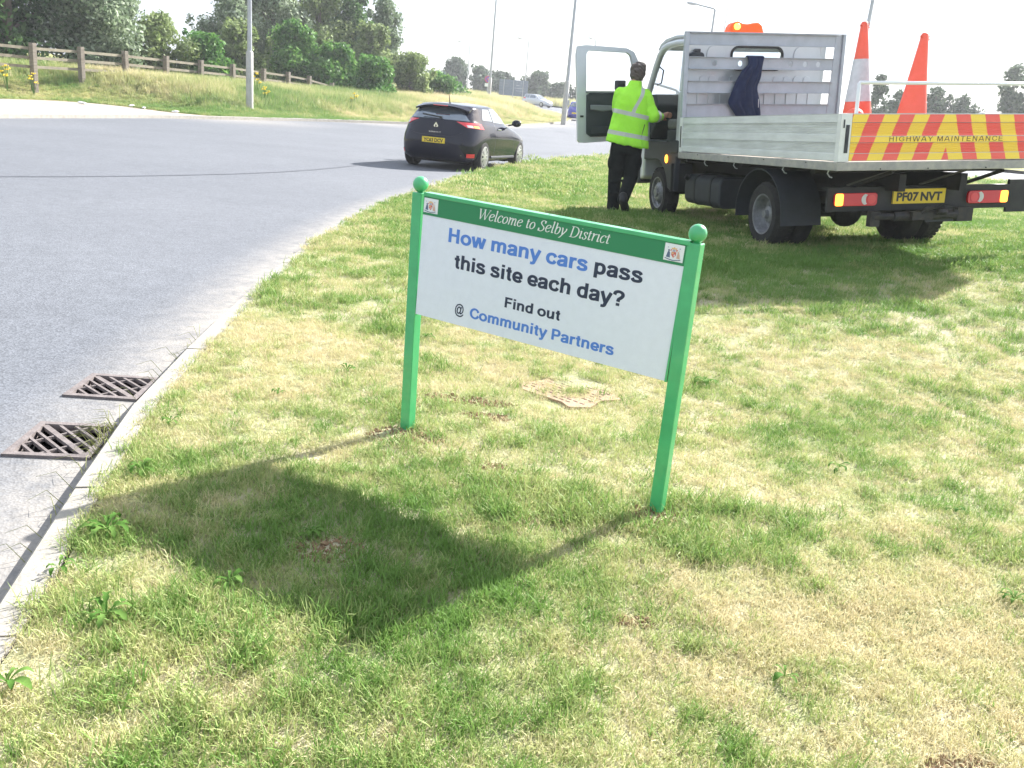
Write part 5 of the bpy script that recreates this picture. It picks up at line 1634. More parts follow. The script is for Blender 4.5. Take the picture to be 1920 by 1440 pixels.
# hair
H_ = MB(); H_.ell(hc + Vector((0, -.008, .022)), (.100, .110, .112), 20, 16); H_.ell(hc + Vector((0, -.045, -.035)), (.086, .066, .070), 16, 12); H_.ell(hc + Vector((.045, -.03, .085)), (.05, .06, .045), 12, 8); H_.ell(hc + Vector((-.05, -.03, .07)), (.05, .06, .05), 12, 8)
H_.ell(hc + Vector((.01, .075, .085)), (.06, .035, .03), 12, 8)
hr = remesh(H_, 'hair', [M_hair], PSN, .009, 2)
for v_ in hr.data.vertices:
    d_ = (v_.co - hc).normalized(); v_.co += d_ * float((fbm(v_.co.x * 1.0 + v_.co.z, v_.co.y + v_.co.z * .7, 38, 2) - .5) * .030)
# jacket
def hivis():
    m = bpy.data.materials.new('hivis_cloth'); m.use_nodes = True
    nt = m.node_tree; L = nt.links.new; b = nt.nodes['Principled BSDF']
    tc = _n(nt, 'ShaderNodeTexCoord'); sx = _n(nt, 'ShaderNodeSeparateXYZ'); L(tc.outputs['Object'], sx.inputs[0])
    X_, Y_, Z_ = sx.outputs
    def M(op, a, c=None):
        n = _n(nt, 'ShaderNodeMath', operation=op)
        for i, v in enumerate((a, c)):
            if v is None: continue
            if isinstance(v, (int, float)): n.inputs[i].default_value = v
            else: L(v, n.inputs[i])
        return n.outputs[0]
    zt = M('ADD', Z_, M('MULTIPLY', X_, .13))          # bands dip to the right
    notarm = M('LESS_THAN', X_, .245)
    b1 = M('MULTIPLY', M('LESS_THAN', M('ABSOLUTE', M('SUBTRACT', zt, 1.470)), .026), notarm)
    b2 = M('LESS_THAN', M('ABSOLUTE', M('SUBTRACT', M('ADD', Z_, M('MULTIPLY', X_, .09)), 1.215)), .026)
    ramp = _n(nt, 'ShaderNodeMapRange'); ramp.interpolation_type = 'SMOOTHSTEP'; ramp.inputs[1].default_value = 1.46; ramp.inputs[2].default_value = 1.76; ramp.inputs[3].default_value = .035; ramp.inputs[4].default_value = .135
    L(Z_, ramp.inputs[0])
    b3 = M('MULTIPLY', M('MULTIPLY', M('LESS_THAN', M('ABSOLUTE', M('SUBTRACT', X_, ramp.outputs[0])), .024), M('GREATER_THAN', zt, 1.48)), notarm)
    t = M('MAXIMUM', M('MAXIMUM', b1, b2), b3)
    no = _n(nt, 'ShaderNodeTexNoise'); no.inputs['Scale'].default_value = 7; no.inputs['Detail'].default_value = 4; L(tc.outputs['Object'], no.inputs['Vector'])
    c0 = _n(nt, 'ShaderNodeMix', data_type='RGBA'); c0.inputs[6].default_value = (0.42, 0.93, 0.05, 1); c0.inputs[7].default_value = (0.33, 0.80, 0.04, 1); L(no.outputs['Fac'], c0.inputs[0])
    mx = _n(nt, 'ShaderNodeMix', data_type='RGBA'); L(t, mx.inputs[0]); L(c0.outputs[2], mx.inputs[6]); mx.inputs[7].default_value = (0.50, 0.53, 0.48, 1)
    L(mx.outputs[2], b.inputs['Base Color']); b.inputs['Roughness'].default_value = .75
    n2 = _n(nt, 'ShaderNodeTexNoise'); n2.inputs['Scale'].default_value = 9; n2.inputs['Detail'].default_value = 3; L(tc.outputs['Object'], n2.inputs['Vector'])
    bp = _n(nt, 'ShaderNodeBump'); bp.inputs['Strength'].default_value = .7; bp.inputs['Distance'].default_value = .03; L(n2.outputs['Fac'], bp.inputs['Height']); L(bp.outputs[0], b.inputs['Normal'])
    return m
M_hv = hivis()
M_tape = mat('reflective_tape', (0.50, 0.53, 0.48), .5)
J_ = MB()
loft(J_, [(.025, 0, 1.085, .282, .165, -.10), (.022, 0, 1.13, .280, .168, -.10), (.022, 0, 1.20, .262, .165, -.06), (.025, -.005, 1.33, .238, .158), (.02, -.01, 1.47, .222, .155), (.012, -.012, 1.60, .214, .150), (.016, -.01, 1.70, .205, .135), (.022, 0, 1.765, .165, .105), (.032, .0, 1.81, .100, .085), (.035, .0, 1.855, .085, .082)], 32)
for a, b, r1, r2 in ((shR, elR, .090, .079), (elR, (.405, .06, 1.472), .079, .060), (shL, elL, .090, .075), (elL, (.06, .51, 1.69), .075, .058)):
    capsule(J_, a, b, r1, r2, 18)
for k in range(6):   # soft folds at waist and elbow
    a = -1.9 + .55 * k
    capsule(J_, (.02 + .225 * math.cos(a), .15 * math.sin(a), 1.38), (.02 + .25 * math.cos(a + .12), .158 * math.sin(a + .12), 1.14), .012, .020, 8)
jo = remesh(J_, 'hivis_jacket', [M_hv], PSN, .0115, 4)
for v_ in jo.data.vertices:      # creases running down and across the cloth
    c_ = v_.co; n_ = v_.normal
    w_ = float(fbm(c_.x * 9 + c_.z * 2.5, c_.z * 3.2 + c_.y * 6, 1.6, 3)) - .5
    v_.co = c_ + n_ * w_ * .035
def cuff(p, q, t0, t1, r1, r2, m, name):
    p, q = Vector(p), Vector(q); k = MB(); k.tube([p.lerp(q, t0), p.lerp(q, t1)], [r1, r2], 18, cap=False); return k.build(name, m, jo, smooth=60)
cuff(elR, wrR, .10, .42, .083, .075, M_tape, 'sleeve_tape')
cuff(elR, wrR, .80, .93, .055, .045, mat('cuff_grey', (.35, .38, .33), .8), 'cuff')
C_ = MB(); loft(C_, [(.034, .0, 1.80, .098, .092), (.036, .0, 1.86, .078, .080), (.037, .0, 1.872, .070, .072)], 20)
C_.build('collar', M_hv, jo, smooth=60)
k = MB(); k.bar((.205, -.118, 1.36), (.175, -.137, 1.20), .008, .004, upv=(0, -1, 0)); k.build('pocket_zip', M_ink, jo)
# trousers, boots
T_ = MB()
loft(T_, [(.02, .0, .98, .20, .13), (.02, .0, 1.10, .20, .135), (.02, 0, 1.2, .185, .12)], 24)
for a, b, r1, r2 in ((hipL, knL, .112, .090), (knL, anL, .088, .076), (hipR, knR, .112, .092), (knR, anR, .090, .074), ((-.066, .0, .40), (-.060, .01, .30), .080, .084)):
    capsule(T_, a, b, r1, r2, 18)
T_.ell((-.165, .0, .86), (.035, .07, .09), 10, 8); T_.ell((.21, .0, .88), (.035, .07, .09), 10, 8)
for k in range(7):
    z_ = .40 + .07 * k; s_ = 1 if k % 2 else -1
    capsule(T_, (-.14, -.05 * s_, z_), (.0, -.085, z_ + .03 * s_), .012, .014, 8)
remesh(T_, 'trousers', [M_trs], PSN, .0125, 3)
gz = float(h_near(PB[0], PB[1]))
def boot(heel, toe, ank, name):
    k = MB(); heel, toe, ank = Vector(heel), Vector(toe), Vector(ank)
    capsule(k, ank, heel + Vector((0, 0, .05)), .056, .052); capsule(k, heel + Vector((0, 0, .045)), heel.lerp(toe, .55) + Vector((0, 0, .045)), .046, .050); capsule(k, heel.lerp(toe, .5) + Vector((0, 0, .042)), toe + Vector((0, 0, .040)), .052, .042)
    o = remesh(k, 'boot', [M_boot], PSN, .011, 3)
    d_ = (toe - heel).normalized(); s_ = MB(); s_.bar(heel - d_ * .05 + Vector((0, 0, .006)), toe + d_ * .04 + Vector((0, 0, .004)), .098, .024); s_.build('sole', M_blk, o, bev=.01)
boot((-.062, -.03, gz + .008), (-.030, .19, gz + .008), (-.062, .0, .34), 'l')
boot((.030, -.33, gz + .165), (.105, -.225, gz + .010), (.028, -.275, gz + .26), 'r')
# ================================================================== CARS
M_bpaint = mat('black_car_paint', (0.004, 0.005, 0.016), 0.12, coat=.25, spec=.25)
M_cglass = mat('car_glass', (0.20, 0.23, 0.26), 0.08, metal=.7, coat=.5)
M_cglass2 = mat('car_side_glass', (0.36, 0.40, 0.42), 0.08, metal=.6, coat=.5)
M_chrome = mat('chrome', (0.75, 0.76, 0.78), 0.12, metal=1.0)
M_alloy = mat('alloy_wheel', (0.62, 0.62, 0.63), 0.28, metal=.7)
M_tlr = mat('tail_lens', (0.75, 0.05, 0.06), 0.2, coat=.6)
M_tlw = mat('tail_lens_clear', (0.62, 0.58, 0.60), 0.25, coat=.6)
M_tla = mat('tail_lens_amber', (0.85, 0.45, 0.12), 0.25, coat=.6)
class Shell:
    def __init__(s, lv):
        s.lv = lv
        s.tab = []
        for (yr, yf, hw, z0, z1, n) in lv:
            a = np.linspace(-math.pi / 2, 1.5 * math.pi, 1441)
            c, q = np.cos(a), np.sin(a)
            x = hw * np.sign(c) * np.abs(c) ** (2 / n); y = (yr + yf) / 2 + (yf - yr) / 2 * np.sign(q) * np.abs(q) ** (2 / n)
            L_ = np.r_[0, np.cumsum(np.hypot(np.diff(x), np.diff(y)))]; L_ /= L_[-1]
            s.tab.append((L_, x, y))
    def at_level(s, t, i):
        L_, x, y = s.tab[i]; yr, yf, hw, z0, z1, n = s.lv[i]
        t = t % 1.0
        X, Y = np.interp(t, L_, x), np.interp(t, L_, y)
        return np.array([X, Y, z0 + (z1 - z0) * (Y - yr) / (yf - yr)])
    def P(s, t, k):
        """k: level as a real number; t may be a function of level index"""
        n = len(s.lv); i = min(int(k), n - 2); f = k - i
        g = lambda j: s.at_level(t, max(0, min(n - 1, j)))
        p0, p1, p2, p3 = g(i - 1), g(i), g(i + 1), g(i + 2)
        if i == 0: p0 = 2 * p1 - p2
        return .5 * (2 * p1 + (-p0 + p2) * f + (2 * p0 - 5 * p1 + 4 * p2 - p3) * f * f + (-p0 + 3 * p1 - 3 * p2 + p3) * f ** 3)
    def t_of_y(s, y, k, side=1):
        ts = np.linspace(.0, .5, 60)
        ys = [s.P(t, k)[1] for t in ts]
        t = float(np.interp(y, ys, ts))
        return t if side > 0 else 1 - t
    def body(s, nt=96, sub=5):
        ks = [k + f / sub for k in range(len(s.lv) - 1) for f in range(sub)] + [len(s.lv) - 1]
        V = [tuple(s.P(i / nt, k)) for k in ks for i in range(nt)]
        F = [(a * nt + i, a * nt + (i + 1) % nt, (a + 1) * nt + (i + 1) % nt, (a + 1) * nt + i) for a in range(len(ks) - 1) for i in range(nt)]
        m = MB(); m.add(V, F)
        # closed floor and crown
        m.add([V[i] for i in range(nt)], [tuple(range(nt))[::-1]])
        m.add([V[(len(ks) - 1) * nt + i] for i in range(nt)], [tuple(range(nt))])
        return m
    def patch(s, name, mats, parent, k0, k1, ta, tb, off=.004, nu=10, nv=8, smooth=60):
        """patch between levels k0..k1; ta(f), tb(f) give the edges at height fraction f"""
        V, F = [], []
        for j in range(nv + 1):
            f = j / nv; k = k0 + (k1 - k0) * f
            a, b = ta(f, k), tb(f, k)
            for i in range(nu + 1):
                t = a + (b - a) * i / nu
                p = s.P(t, k); e = .002
                du = s.P(t + e, k) - s.P(t - e, k); dk = s.P(t, min(k + .02, len(s.lv) - 1)) - s.P(t, k - .02)
                n = np.cross(du, dk); n /= np.linalg.norm(n) + 1e-9
                V.append(tuple(p + n * off))
        for j in range(nv):
            for i in range(nu):
                q = j * (nu + 1) + i; F.append((q, q + 1, q + nu + 2, q + nu + 1))
        me = bpy.data.meshes.new(name); me.from_pydata(V, [], F)
        return link_mesh(name, me, mats if isinstance(mats, list) else [mats], parent, smooth)

def cut_arches(o, ys, r, w):
    objs = []
    for y_ in ys:
        c = MB(); c.lathe([(r, -1.2), (r, 1.2)], 36, axis='x', c=(0, y_, .31))
        co = c.build('cutter', [], None); objs.append(co)
        # only cut outer wings
        md = o.modifiers.new('b', 'BOOLEAN'); md.operation = 'DIFFERENCE'; md.object = co; md.solver = 'EXACT'
    dg = bpy.context.evaluated_depsgraph_get(); dg.update()
    me = bpy.data.meshes.new_from_object(o.evaluated_get(dg)); nm = o.name
    o.modifiers.clear(); o.data = me
    for c in objs:
        m_ = c.data; bpy.data.objects.remove(c); bpy.data.meshes.remove(m_)
    me.shade_smooth()
    try: me.set_sharp_from_angle(angle=rad(38))
    except Exception: pass
    # dark liner inside the wells
    return o

def car_wheel(parent, c, out, r=.325, w=.205, spokes=10, detail=True):
    k = MB(); k.lathe([(r - .105, -w / 2), (r - .03, -w / 2 - .004), (r, -w / 2 + .03), (r, w / 2 - .03), (r - .03, w / 2 + .004), (r - .105, w / 2)], 36, axis='x', c=c, cap=False)
    k.lathe([(r - .105, -w / 2 + .02), (r - .13, 0), (0, .0)], 24, axis='x', c=c, cap=False)
    t = k.build('wheel', M_rub, parent, smooth=40)
    e = out * w / 2
    k = MB(); k.lathe([(r - .103, e + out * .002), (r - .120, e + out * .004), (r - .128, e - out * .03)], 32, axis='x', c=c, cap=False)
    k.lathe([(.055, e - out * .01), (.050, e + out * .008), (0, e + out * .010)], 16, axis='x', c=c, cap=False)
    for q in range(spokes):
        a = 2 * math.pi * q / spokes
        for da in (-.09, .09) if detail else (0,):
            p0 = (c[0] + e - out * .002, c[1] + math.sin(a) * .045, c[2] + math.cos(a) * .045)
            p1 = (c[0] + e - out * .004, c[1] + math.sin(a + da) * (r - .115), c[2] + math.cos(a + da) * (r - .115))
            k.bar(p0, p1, .017 if detail else .03, .018, upv=(1, 0, 0))
    k.build('rim', M_alloy, t, smooth=35)
    k = MB(); k.lathe([(r - .125, e - out * .045), (0, e - out * .045)], 24, axis='x', c=c, cap=False); k.build('brake_disc', M_cha, t)
    return t

def wells(parent, ys, x):
    k = MB()
    for y_ in ys:
        k.box((-x + .26, y_ - .37, .14), (x - .26, y_ + .37, .70))
    return k.build('wheel_housing', M_cha, parent)

# ---- black three-door hatchback
LVC = [(-.66, 3.30, .78, .20, .20, 7), (-.77, 3.40, .86, .28, .26, 6.5), (-.83, 3.46, .895, .46, .44, 6), (-.835, 3.46, .905, .64, .58, 5.5), (-.79, 3.38, .905, .78, .68, 5),
       (-.735, 3.05, .880, .92, .80, 4.6), (-.68, 2.48, .845, 1.01, .915, 4.4), (-.62, 2.10, .795, 1.08, .99, 4.4), (-.47, 1.72, .715, 1.22, 1.19, 4.6), (-.36, 1.28, .635, 1.335, 1.355, 4.6), (-.20, 1.08, .47, 1.372, 1.400, 4), (.10, .85, .20, 1.395, 1.418, 3)]
S1 = Shell(LVC)
CM = Matrix.Translation((-2.03, 21.49, float(zr(21.49)) - .005)) @ Matrix.Rotation(-.276, 4, 'Z') @ Matrix.Diagonal((1.06, 1.06, 1.06, 1))
BC = empty('parked_car' if False else 'hatchback_car', mw=CM)
tag(BC, 'black three-door hatchback driving past on the near road, yellow rear plate', 'car')
bo = S1.body().build('body', [M_bpaint], BC)
cut_arches(bo, (0, 2.64), .362, .9)
wells(BC, (0, 2.64), .90)
for y_ in (0, 2.64):
    for sx_ in (-1, 1):
        car_wheel(BC, (sx_ * .795, y_, .322), sx_)
T = S1.t_of_y
# glazing
S1.patch('rear_window', M_cglass, BC, 6.55, 8.70, lambda f, k: 1 - (.090 - .030 * f + .006 * math.sin(f * 3.1)) , lambda f, k: 1 + (.090 - .030 * f + .006 * math.sin(f * 3.1)), off=.006, nu=20)
for sd in (1, -1):
    g = lambda y0: (lambda f, k: T(y0(f), k, sd))
    a, b = g(lambda f: .72 - .02 * f), g(lambda f: 1.98 - .66 * f)
    S1.patch('door_window', M_cglass2, BC, 7.10, 8.85, a if sd > 0 else b, b if sd > 0 else a, off=.005)
    a, b = g(lambda f: .02 + .22 * f), g(lambda f: .66 - .02 * f)
    S1.patch('quarter_window', M_cglass2, BC, 7.22, 8.72, a if sd > 0 else b, b if sd > 0 else a, off=.005)
    # door shut line and sill
    def strip(name, ya, yb, ka, kb, m, w=.006, off=.003):
        V, F = [], []
        n = 10
        for i in range(n + 1):
            f = i / n; k = ka + (kb - ka) * f; y0 = ya + (yb - ya) * f
            for dy in (-w, w):
                p = S1.P(T(y0 + dy, k, sd), k); V.append((p[0] + sd * off, p[1], p[2]))
        F = [(2 * i, 2 * i + 1, 2 * i + 3, 2 * i + 2) for i in range(n)]
        me = bpy.data.meshes.new(name); me.from_pydata(V, [], F); return link_mesh(name, me, [m], BC)
    strip('door_gap', .70, .62, 7.0, 1.3, M_ink); strip('door_gap', 2.02, 2.08, 6.6, 1.3, M_ink)
    m_ = MB(); p = S1.P(T(1.0, 5.6, sd), 5.6); m_.bar((p[0] + sd * .022, .84, p[2] - .02), (p[0] + sd * .026, 1.06, p[2] - .025), .022, .022); m_.build('door_handle', M_chrome, BC, bev=.005)
    m_ = MB(); p = S1.P(T(1.3, 1.2, sd), 1.2); m_.bar((p[0] + sd * .012, .46, .30), (p[0] + sd * .012, 2.2, .28), .03, .05); m_.build('sill', M_alud if False else M_gry, BC, bev=.008)
    # mirrors
    m_ = MB(); m_.ell((sd * 1.005, 1.82, 1.06), (.115, .075, .080), 16, 12); m_.bar((sd * .80, 1.86, 1.0), (sd * .93, 1.84, 1.03), .05, .03); m_.build('wing_mirror', M_bpaint, BC, smooth=60)
    # tail lamps wrapping the corner
    tc_ = .5
    def rng(a, b): return (lambda f, k: a) , (lambda f, k: b)
    w0, w1 = (.050, .128) if sd > 0 else (1 - .128, 1 - .050)
    o = S1.patch('tail_light', M_tlr, BC, 4.95, 6.15, lambda f, k, a=w0: a + (.018 * (1 - f) if sd > 0 else 0), lambda f, k, b=w1: b - (.018 * (1 - f) if sd < 0 else 0), off=.008)
    a, b = (.070, .086) if sd > 0 else (1 - .086, 1 - .070)
    S1.patch('lens', M_tlw, o, 5.02, 5.50, lambda f, k, a=a: a, lambda f, k, b=b: b, off=.012)
    a, b = (.088, .108) if sd > 0 else (1 - .108, 1 - .088)
    S1.patch('lens', M_tla if sd > 0 else M_tlw, o, 5.02, 5.50, lambda f, k, a=a: a, lambda f, k, b=b: b, off=.012)
    a, b = (.066, .088) if sd > 0 else (1 - .088, 1 - .066)
    S1.patch('rear_fog_reflector', M_tlr, BC, 1.15, 1.60, lambda f, k, a=a: a, lambda f, k, b=b: b, off=.008)
# spoiler, brake light, wiper, aerial
m_ = MB()
sp = [(-.60, 1.255), (-.52, 1.215), (-.3, 1.05), (0, 1.0)]
V = []
for i in range(17):
    u = -.62 + 1.24 * i / 16; q = 1 - abs(u / .62) ** 2.6
    y0 = -.44 - .10 * q; z0 = 1.250 + .085 * q
    V += [(u, y0, z0), (u, y0 + .02, z0 - .035), (u, y0 + .16, z0 + .018), (u, y0 + .14, z0 + .045)]
F = [(4 * i + a, 4 * i + (a + 1) % 4, 4 * i + 4 + (a + 1) % 4, 4 * i + 4 + a) for i in range(16) for a in range(4)] + [(0, 1, 2, 3), (67, 66, 65, 64)]
m_.add(V, F); spo = m_.build('spoiler', M_bpaint, BC, smooth=40)
m_ = MB(); m_.box((-.16, -.556, 1.322), (.16, -.535, 1.335)); m_.build('brake_light', M_tlr, spo)
m_ = MB(); m_.bar((-.36, -.640, 1.125), (.10, -.660, 1.085), .018, .03); m_.ell((.06, -.655, 1.085), (.04, .02, .025), 10, 8); m_.build('rear_wiper', M_blk, BC)
m_ = MB(); m_.tube([(0, .0, 1.385), (0, -.02, 1.41), (0, -.10, 1.60)], [.02, .012, .004], 8); m_.build('aerial', M_blk, BC)
# bumper trim, exhaust line
V, F = [], []
for i in range(21):
    u = -.62 + 1.24 * i / 20; z = .33 + (.07 * (1 - max(0, (abs(u) - .42) / .20) ** 1.5))
    y = S1.P(0, 1.4)[1] - .016 + .10 * abs(u / .7) ** 4
    V += [(u, y, z), (u, y, z + .012), (u, y + .02, z + .012), (u, y + .02, z)]
F = [(4 * i + a, 4 * i + (a + 1) % 4, 4 * i + 4 + (a + 1) % 4, 4 * i + 4 + a) for i in range(20) for a in range(4)]
m_ = MB(); m_.add(V, F); m_.build('diffuser_trim', M_chrome, BC)
yb = S1.P(0, 3)[1]
m_ = MB(); m_.box((-.26, yb - .024, .555), (.26, yb - .008, .668)); npl = m_.build('number_plate', M_yel, BC)
text_mesh('lettering', 'YC63 DCV', -.225, .225, .572, .078, [M_ink], npl, bold=.04, y=yb - .0245, wspace=.7)
ye = S1.P(0, 5.2)[1]
def pl(name, pts_, m, y0, th=.006):
    k = MB(); k.prism(pts_, 'y', y0, y0 + th); return k.build(name, m, BC)
emb = plate('emblem', [(0, .985), (.052, .905), (0, .825), (-.052, .905)], [[(0, .945), (.020, .905), (0, .865), (-.020, .905)]], .012, M_chrome, BC, at=ye - .022)
text_mesh('lettering', 'RENAULT', -.135, .135, .765, .026, [M_chrome], BC, bold=.03, y=S1.P(0, 4.2)[1] - .014, spacing=1.3)
text_mesh('lettering', 'MEGANE', -.50, -.32, .86, .022, [M_chrome], BC, bold=.02, y=S1.P(.06, 4.9)[1] - .014)
# boot-lid line
for (x0, x1, z) in ((-.62, .62, .705),):
    V, F = [], []
    for i in range(21):
        u = x0 + (x1 - x0) * i / 20; zz = z + .10 * abs(u / .62) ** 4
        y = S1.P(0, 3.5)[1] - .004 + .13 * abs(u / .9) ** 4
        V += [(u, y, zz), (u, y, zz + .007)]
    me = bpy.data.meshes.new('boot_gap'); me.from_pydata(V, [], [(2 * i, 2 * i + 2, 2 * i + 3, 2 * i + 1) for i in range(20)]); link_mesh('boot_gap', me, [M_ink], BC)

# ---- smaller cars beyond
LVS = [(-.62, 3.15, .76, .20, .20, 6), (-.72, 3.25, .84, .30, .28, 6), (-.76, 3.30, .86, .55, .52, 5.5), (-.75, 3.25, .86, .74, .64, 5), (-.70, 2.95, .84, .90, .80, 4.6),
       (-.66, 2.35, .81, 1.0, .93, 4.4), (-.52, 1.75, .74, 1.22, 1.20, 4.6), (-.42, 1.30, .66, 1.40, 1.42, 4.6), (-.25, 1.05, .45, 1.445, 1.465, 4), (.1, .8, .2, 1.46, 1.48, 3)]
def far_car(name, mw_, paint, label, rear):
    S_ = Shell(LVS)
    r_ = empty(name, mw=mw_); tag(r_, label, 'car')
    b_ = S_.body(64, 3).build('body', [paint], r_); cut_arches(b_, (0, 2.5), .34, .9); wells(r_, (0, 2.5), .86)
    for y_ in (0, 2.5):
        for sx_ in (-1, 1): car_wheel(r_, (sx_ * .76, y_, .30), sx_, r=.30, spokes=8, detail=False)
    for sd in (1, -1):
        g = lambda y0: (lambda f, k: S_.t_of_y(y0(f), k, sd))
        for y0, y1, y2, y3 in ((.55, .58, 1.85, 1.30), (-.25, -.10, .50, .52)):
            a, b = g(lambda f: y0 + (y1 - y0) * f), g(lambda f: y2 + (y3 - y2) * f)
            S_.patch('side_window', M_cglass, r_, 5.15, 6.85, a if sd > 0 else b, b if sd > 0 else a, off=.006, nu=5, nv=4)
        m_ = MB(); m_.ell((sd * .95, 1.70, 1.02), (.09, .06, .07), 10, 8); m_.build('wing_mirror', paint, r_)
        a, b = (.085, .135) if sd > 0 else (1 - .135, 1 - .085)
        S_.patch('tail_light', M_tlr, r_, 4.0, 5.2, lambda f, k: a, lambda f, k: b, off=.01, nu=4, nv=4)
        a, b = (.375, .42) if sd > 0 else (1 - .42, 1 - .375)
        S_.patch('headlight', M_tlw, r_, 2.6, 3.5, lambda f, k: a, lambda f, k: b, off=.01, nu=4, nv=4)
    S_.patch('rear_window', M_cglass, r_, 5.2, 6.8, lambda f, k: 1 - (.085 - .02 * f), lambda f, k: 1 + (.085 - .02 * f), off=.006)
    S_.patch('windscreen', M_cglass, r_, 5.1, 6.85, lambda f, k: .5 - (.085 - .02 * f), lambda f, k: .5 + (.085 - .02 * f), off=.006)
    yb_ = S_.P(0, 2.2)[1]; yf_ = S_.P(.5, 1.6)[1]
    m_ = MB(); m_.box((-.26, yb_ - .03, .50), (.26, yb_ - .012, .61)); m_.build('number_plate', M_yel, r_)
    m_ = MB(); m_.box((-.26, yf_ + .012, .36), (.26, yf_ + .03, .47)); m_.build('number_plate', mat('plate_white', (.75, .75, .72), .5), r_)
    m_ = MB(); m_.box((-.45, yf_ - .0, .52), (.45, yf_ + .028, .60)); m_.build('grille', M_blk, r_)
    return r_
P_blue = mat('blue_car_paint', (0.035, 0.035, 0.42), .25, coat=1.0)
P_silv = mat('silver_car_paint', (0.55, 0.57, 0.60), .3, metal=.4, coat=.8)
P_white = mat('white_car_paint', (0.72, 0.74, 0.75), .3, coat=.8)
far_car('blue_car', Matrix.Translation((3.55, 78.5, float(zr(78.5)))) @ Matrix.Rotation(rad(-24), 4, 'Z') @ Matrix.Diagonal((1.05,) * 3 + (1,)), P_blue, 'bright blue hatchback seen from behind, partly hidden by the open truck door', True)
far_car('silver_car', Matrix.Translation((-1.0, 116.5, float(zr(116)))) @ Matrix.Rotation(rad(-128), 4, 'Z'), P_silv, 'silver car coming round the junction above the dry grass, nearer one', False)
far_car('silver_car', Matrix.Translation((-12.1, 136.5, float(zr(136)) - .0)) @ Matrix.Rotation(rad(-125), 4, 'Z'), P_white, 'pale car with only its roof showing behind the green bank', False)
# ================================================================== FENCE, LAMPS, SIGNS, TREES
M_wood = mat('weathered_wood', (0.15, 0.125, 0.10), 0.85, var=.35, scale=3, bump=.5, bscale=20, stretch=(1, 1, 6), col2=(.24, .21, .17))
M_wood2 = mat('rail_wood', (0.27, 0.24, 0.175), 0.85, var=.35, scale=3, bump=.4, bscale=20, col2=(.18, .16, .12))
FP = [(-24.9, 31.4), (-23.6, 33.8), (-22.35, 36.15), (-21.13, 38.5), (-20.24, 40.8), (-19.34, 43.2), (-18.42, 45.6), (-17.55, 47.9), (-16.63, 50.3), (-15.69, 52.7), (-14.85, 54.9), (-14.09, 56.8), (-13.2, 59.0)]
FT = [2.25, 2.25, 2.24, 2.24, 2.31, 2.36, 2.36, 2.36, 2.36, 2.32, 2.29, 2.20, 1.95]
fen = empty('post_and_rail_fence', (FP[0][0], FP[0][1], 0)); tag(fen, 'weathered three-rail wooden fence along the top of the grass bank', 'fence')
fo = Vector((FP[0][0], FP[0][1], 0))
for i, ((x, y), zt) in enumerate(zip(FP, FT)):
    m_ = MB(); zg = float(h_far(x, y)) - .3
    a = math.atan2(2.35, .9)
    Mx = Matrix.Translation(Vector((x, y, 0)) - fo) @ Matrix.Rotation(a + random.uniform(-.03, .03), 4, 'Z') @ Matrix.Rotation(random.uniform(-.02, .02), 4, 'X')
    m_.box((-.10, -.115, zg), (.10, .115, zt + .05), M=Mx); m_.build('post', M_wood, fen, bev=.01)
    if i:
        px, py = FP[i - 1]; pz = FT[i - 1]
        off = Vector((-.10, .04, 0))
        for dz in (.17, .54, .90):
            m_ = MB(); m_.bar(Vector((px, py, pz - dz)) - fo + off, Vector((x, y, zt - dz)) - fo + off, .04, .115)
            m_.build('rail', M_wood2, fen)

M_lamp = mat('lamp_galvanised', (0.40, 0.42, 0.45), .45, metal=.4, var=.15, scale=2)
M_base = mat('lamp_base_paint', (0.42, 0.41, 0.38), .6, var=.2, scale=4)
def lamp_post(x, y, z, h, r, label, arm=None, base=2.2, rb=None, group='street lamp posts round the junction'):
    t = empty('lamp_post', (x, y, z)); tag(t, label, 'lamp post', group)
    rb = rb or r * 1.55
    m_ = MB(); m_.tube([(0, 0, -.5), (0, 0, base), (0, 0, base + .05)], [rb, rb * .97, r], 16); m_.build('lamp_base', M_base, t, smooth=60)
    m_ = MB(); m_.tube([(0, 0, base + .04), (0, 0, h)], [r, r * .62], 14); p = m_.build('column', M_lamp, t, smooth=60)
    if arm:
        dx, dy, L_, rise = arm
        m_ = MB(); m_.tube([(0, 0, h - .04), (dx * L_ * .08, dy * L_ * .08, h + rise * .2), (dx * L_, dy * L_, h + rise)], r * .5, 8); m_.build('arm', M_lamp, t)
        e_ = Vector((dx * L_, dy * L_, h + rise)); d_ = Vector((dx, dy, .08)).normalized()
        m_ = MB(); m_.bar(e_ - d_ * .05, e_ + d_ * .62, .24, .13); m_.build('lantern', mat('lantern_grey', (.50, .52, .55), .4, var=.1, scale=5), t, bev=.04)
        m_ = MB(); m_.bar(e_ + d_ * .1 - Vector((0, 0, .09)), e_ + d_ * .55 - Vector((0, 0, .09)), .16, .05); m_.build('diffuser', M_tlw, t)
    return t
lamp_post(-12.92, 41.3, float(h_far(-12.92, 41.3)), 10, .105, 'tall grey lamp post nearest on the left bank, thick pale base', (.95, -.3, 1.4, .15), base=2.45, rb=.165)
p_ = lamp_post(2.0, 66.9, 1.02, 11, .13, 'lamp post on the verge tip, just left of the blue car', (-.9, -.3, 1.4, .15), base=2.6, rb=.19)
m_ = MB(); m_.box((.19, -.08, 1.0), (.30, .08, 1.35)); m_.box((.19, -.08, 1.6), (.28, .08, 1.8)); m_.build('sensor_box', M_lamp, p_)
lamp_post(-5.0, 94.4, float(h_far(-5.0, 94.4)), 12, .115, 'lamp post rising behind the no-stopping sign', (.9, .2, 1.4, .1))
lamp_post(-11.6, 150, 2.5, 8.1, .10, 'short distant lamp post before the round tree, arm pointing left', (-.95, 0, 1.5, .3), rb=.12)
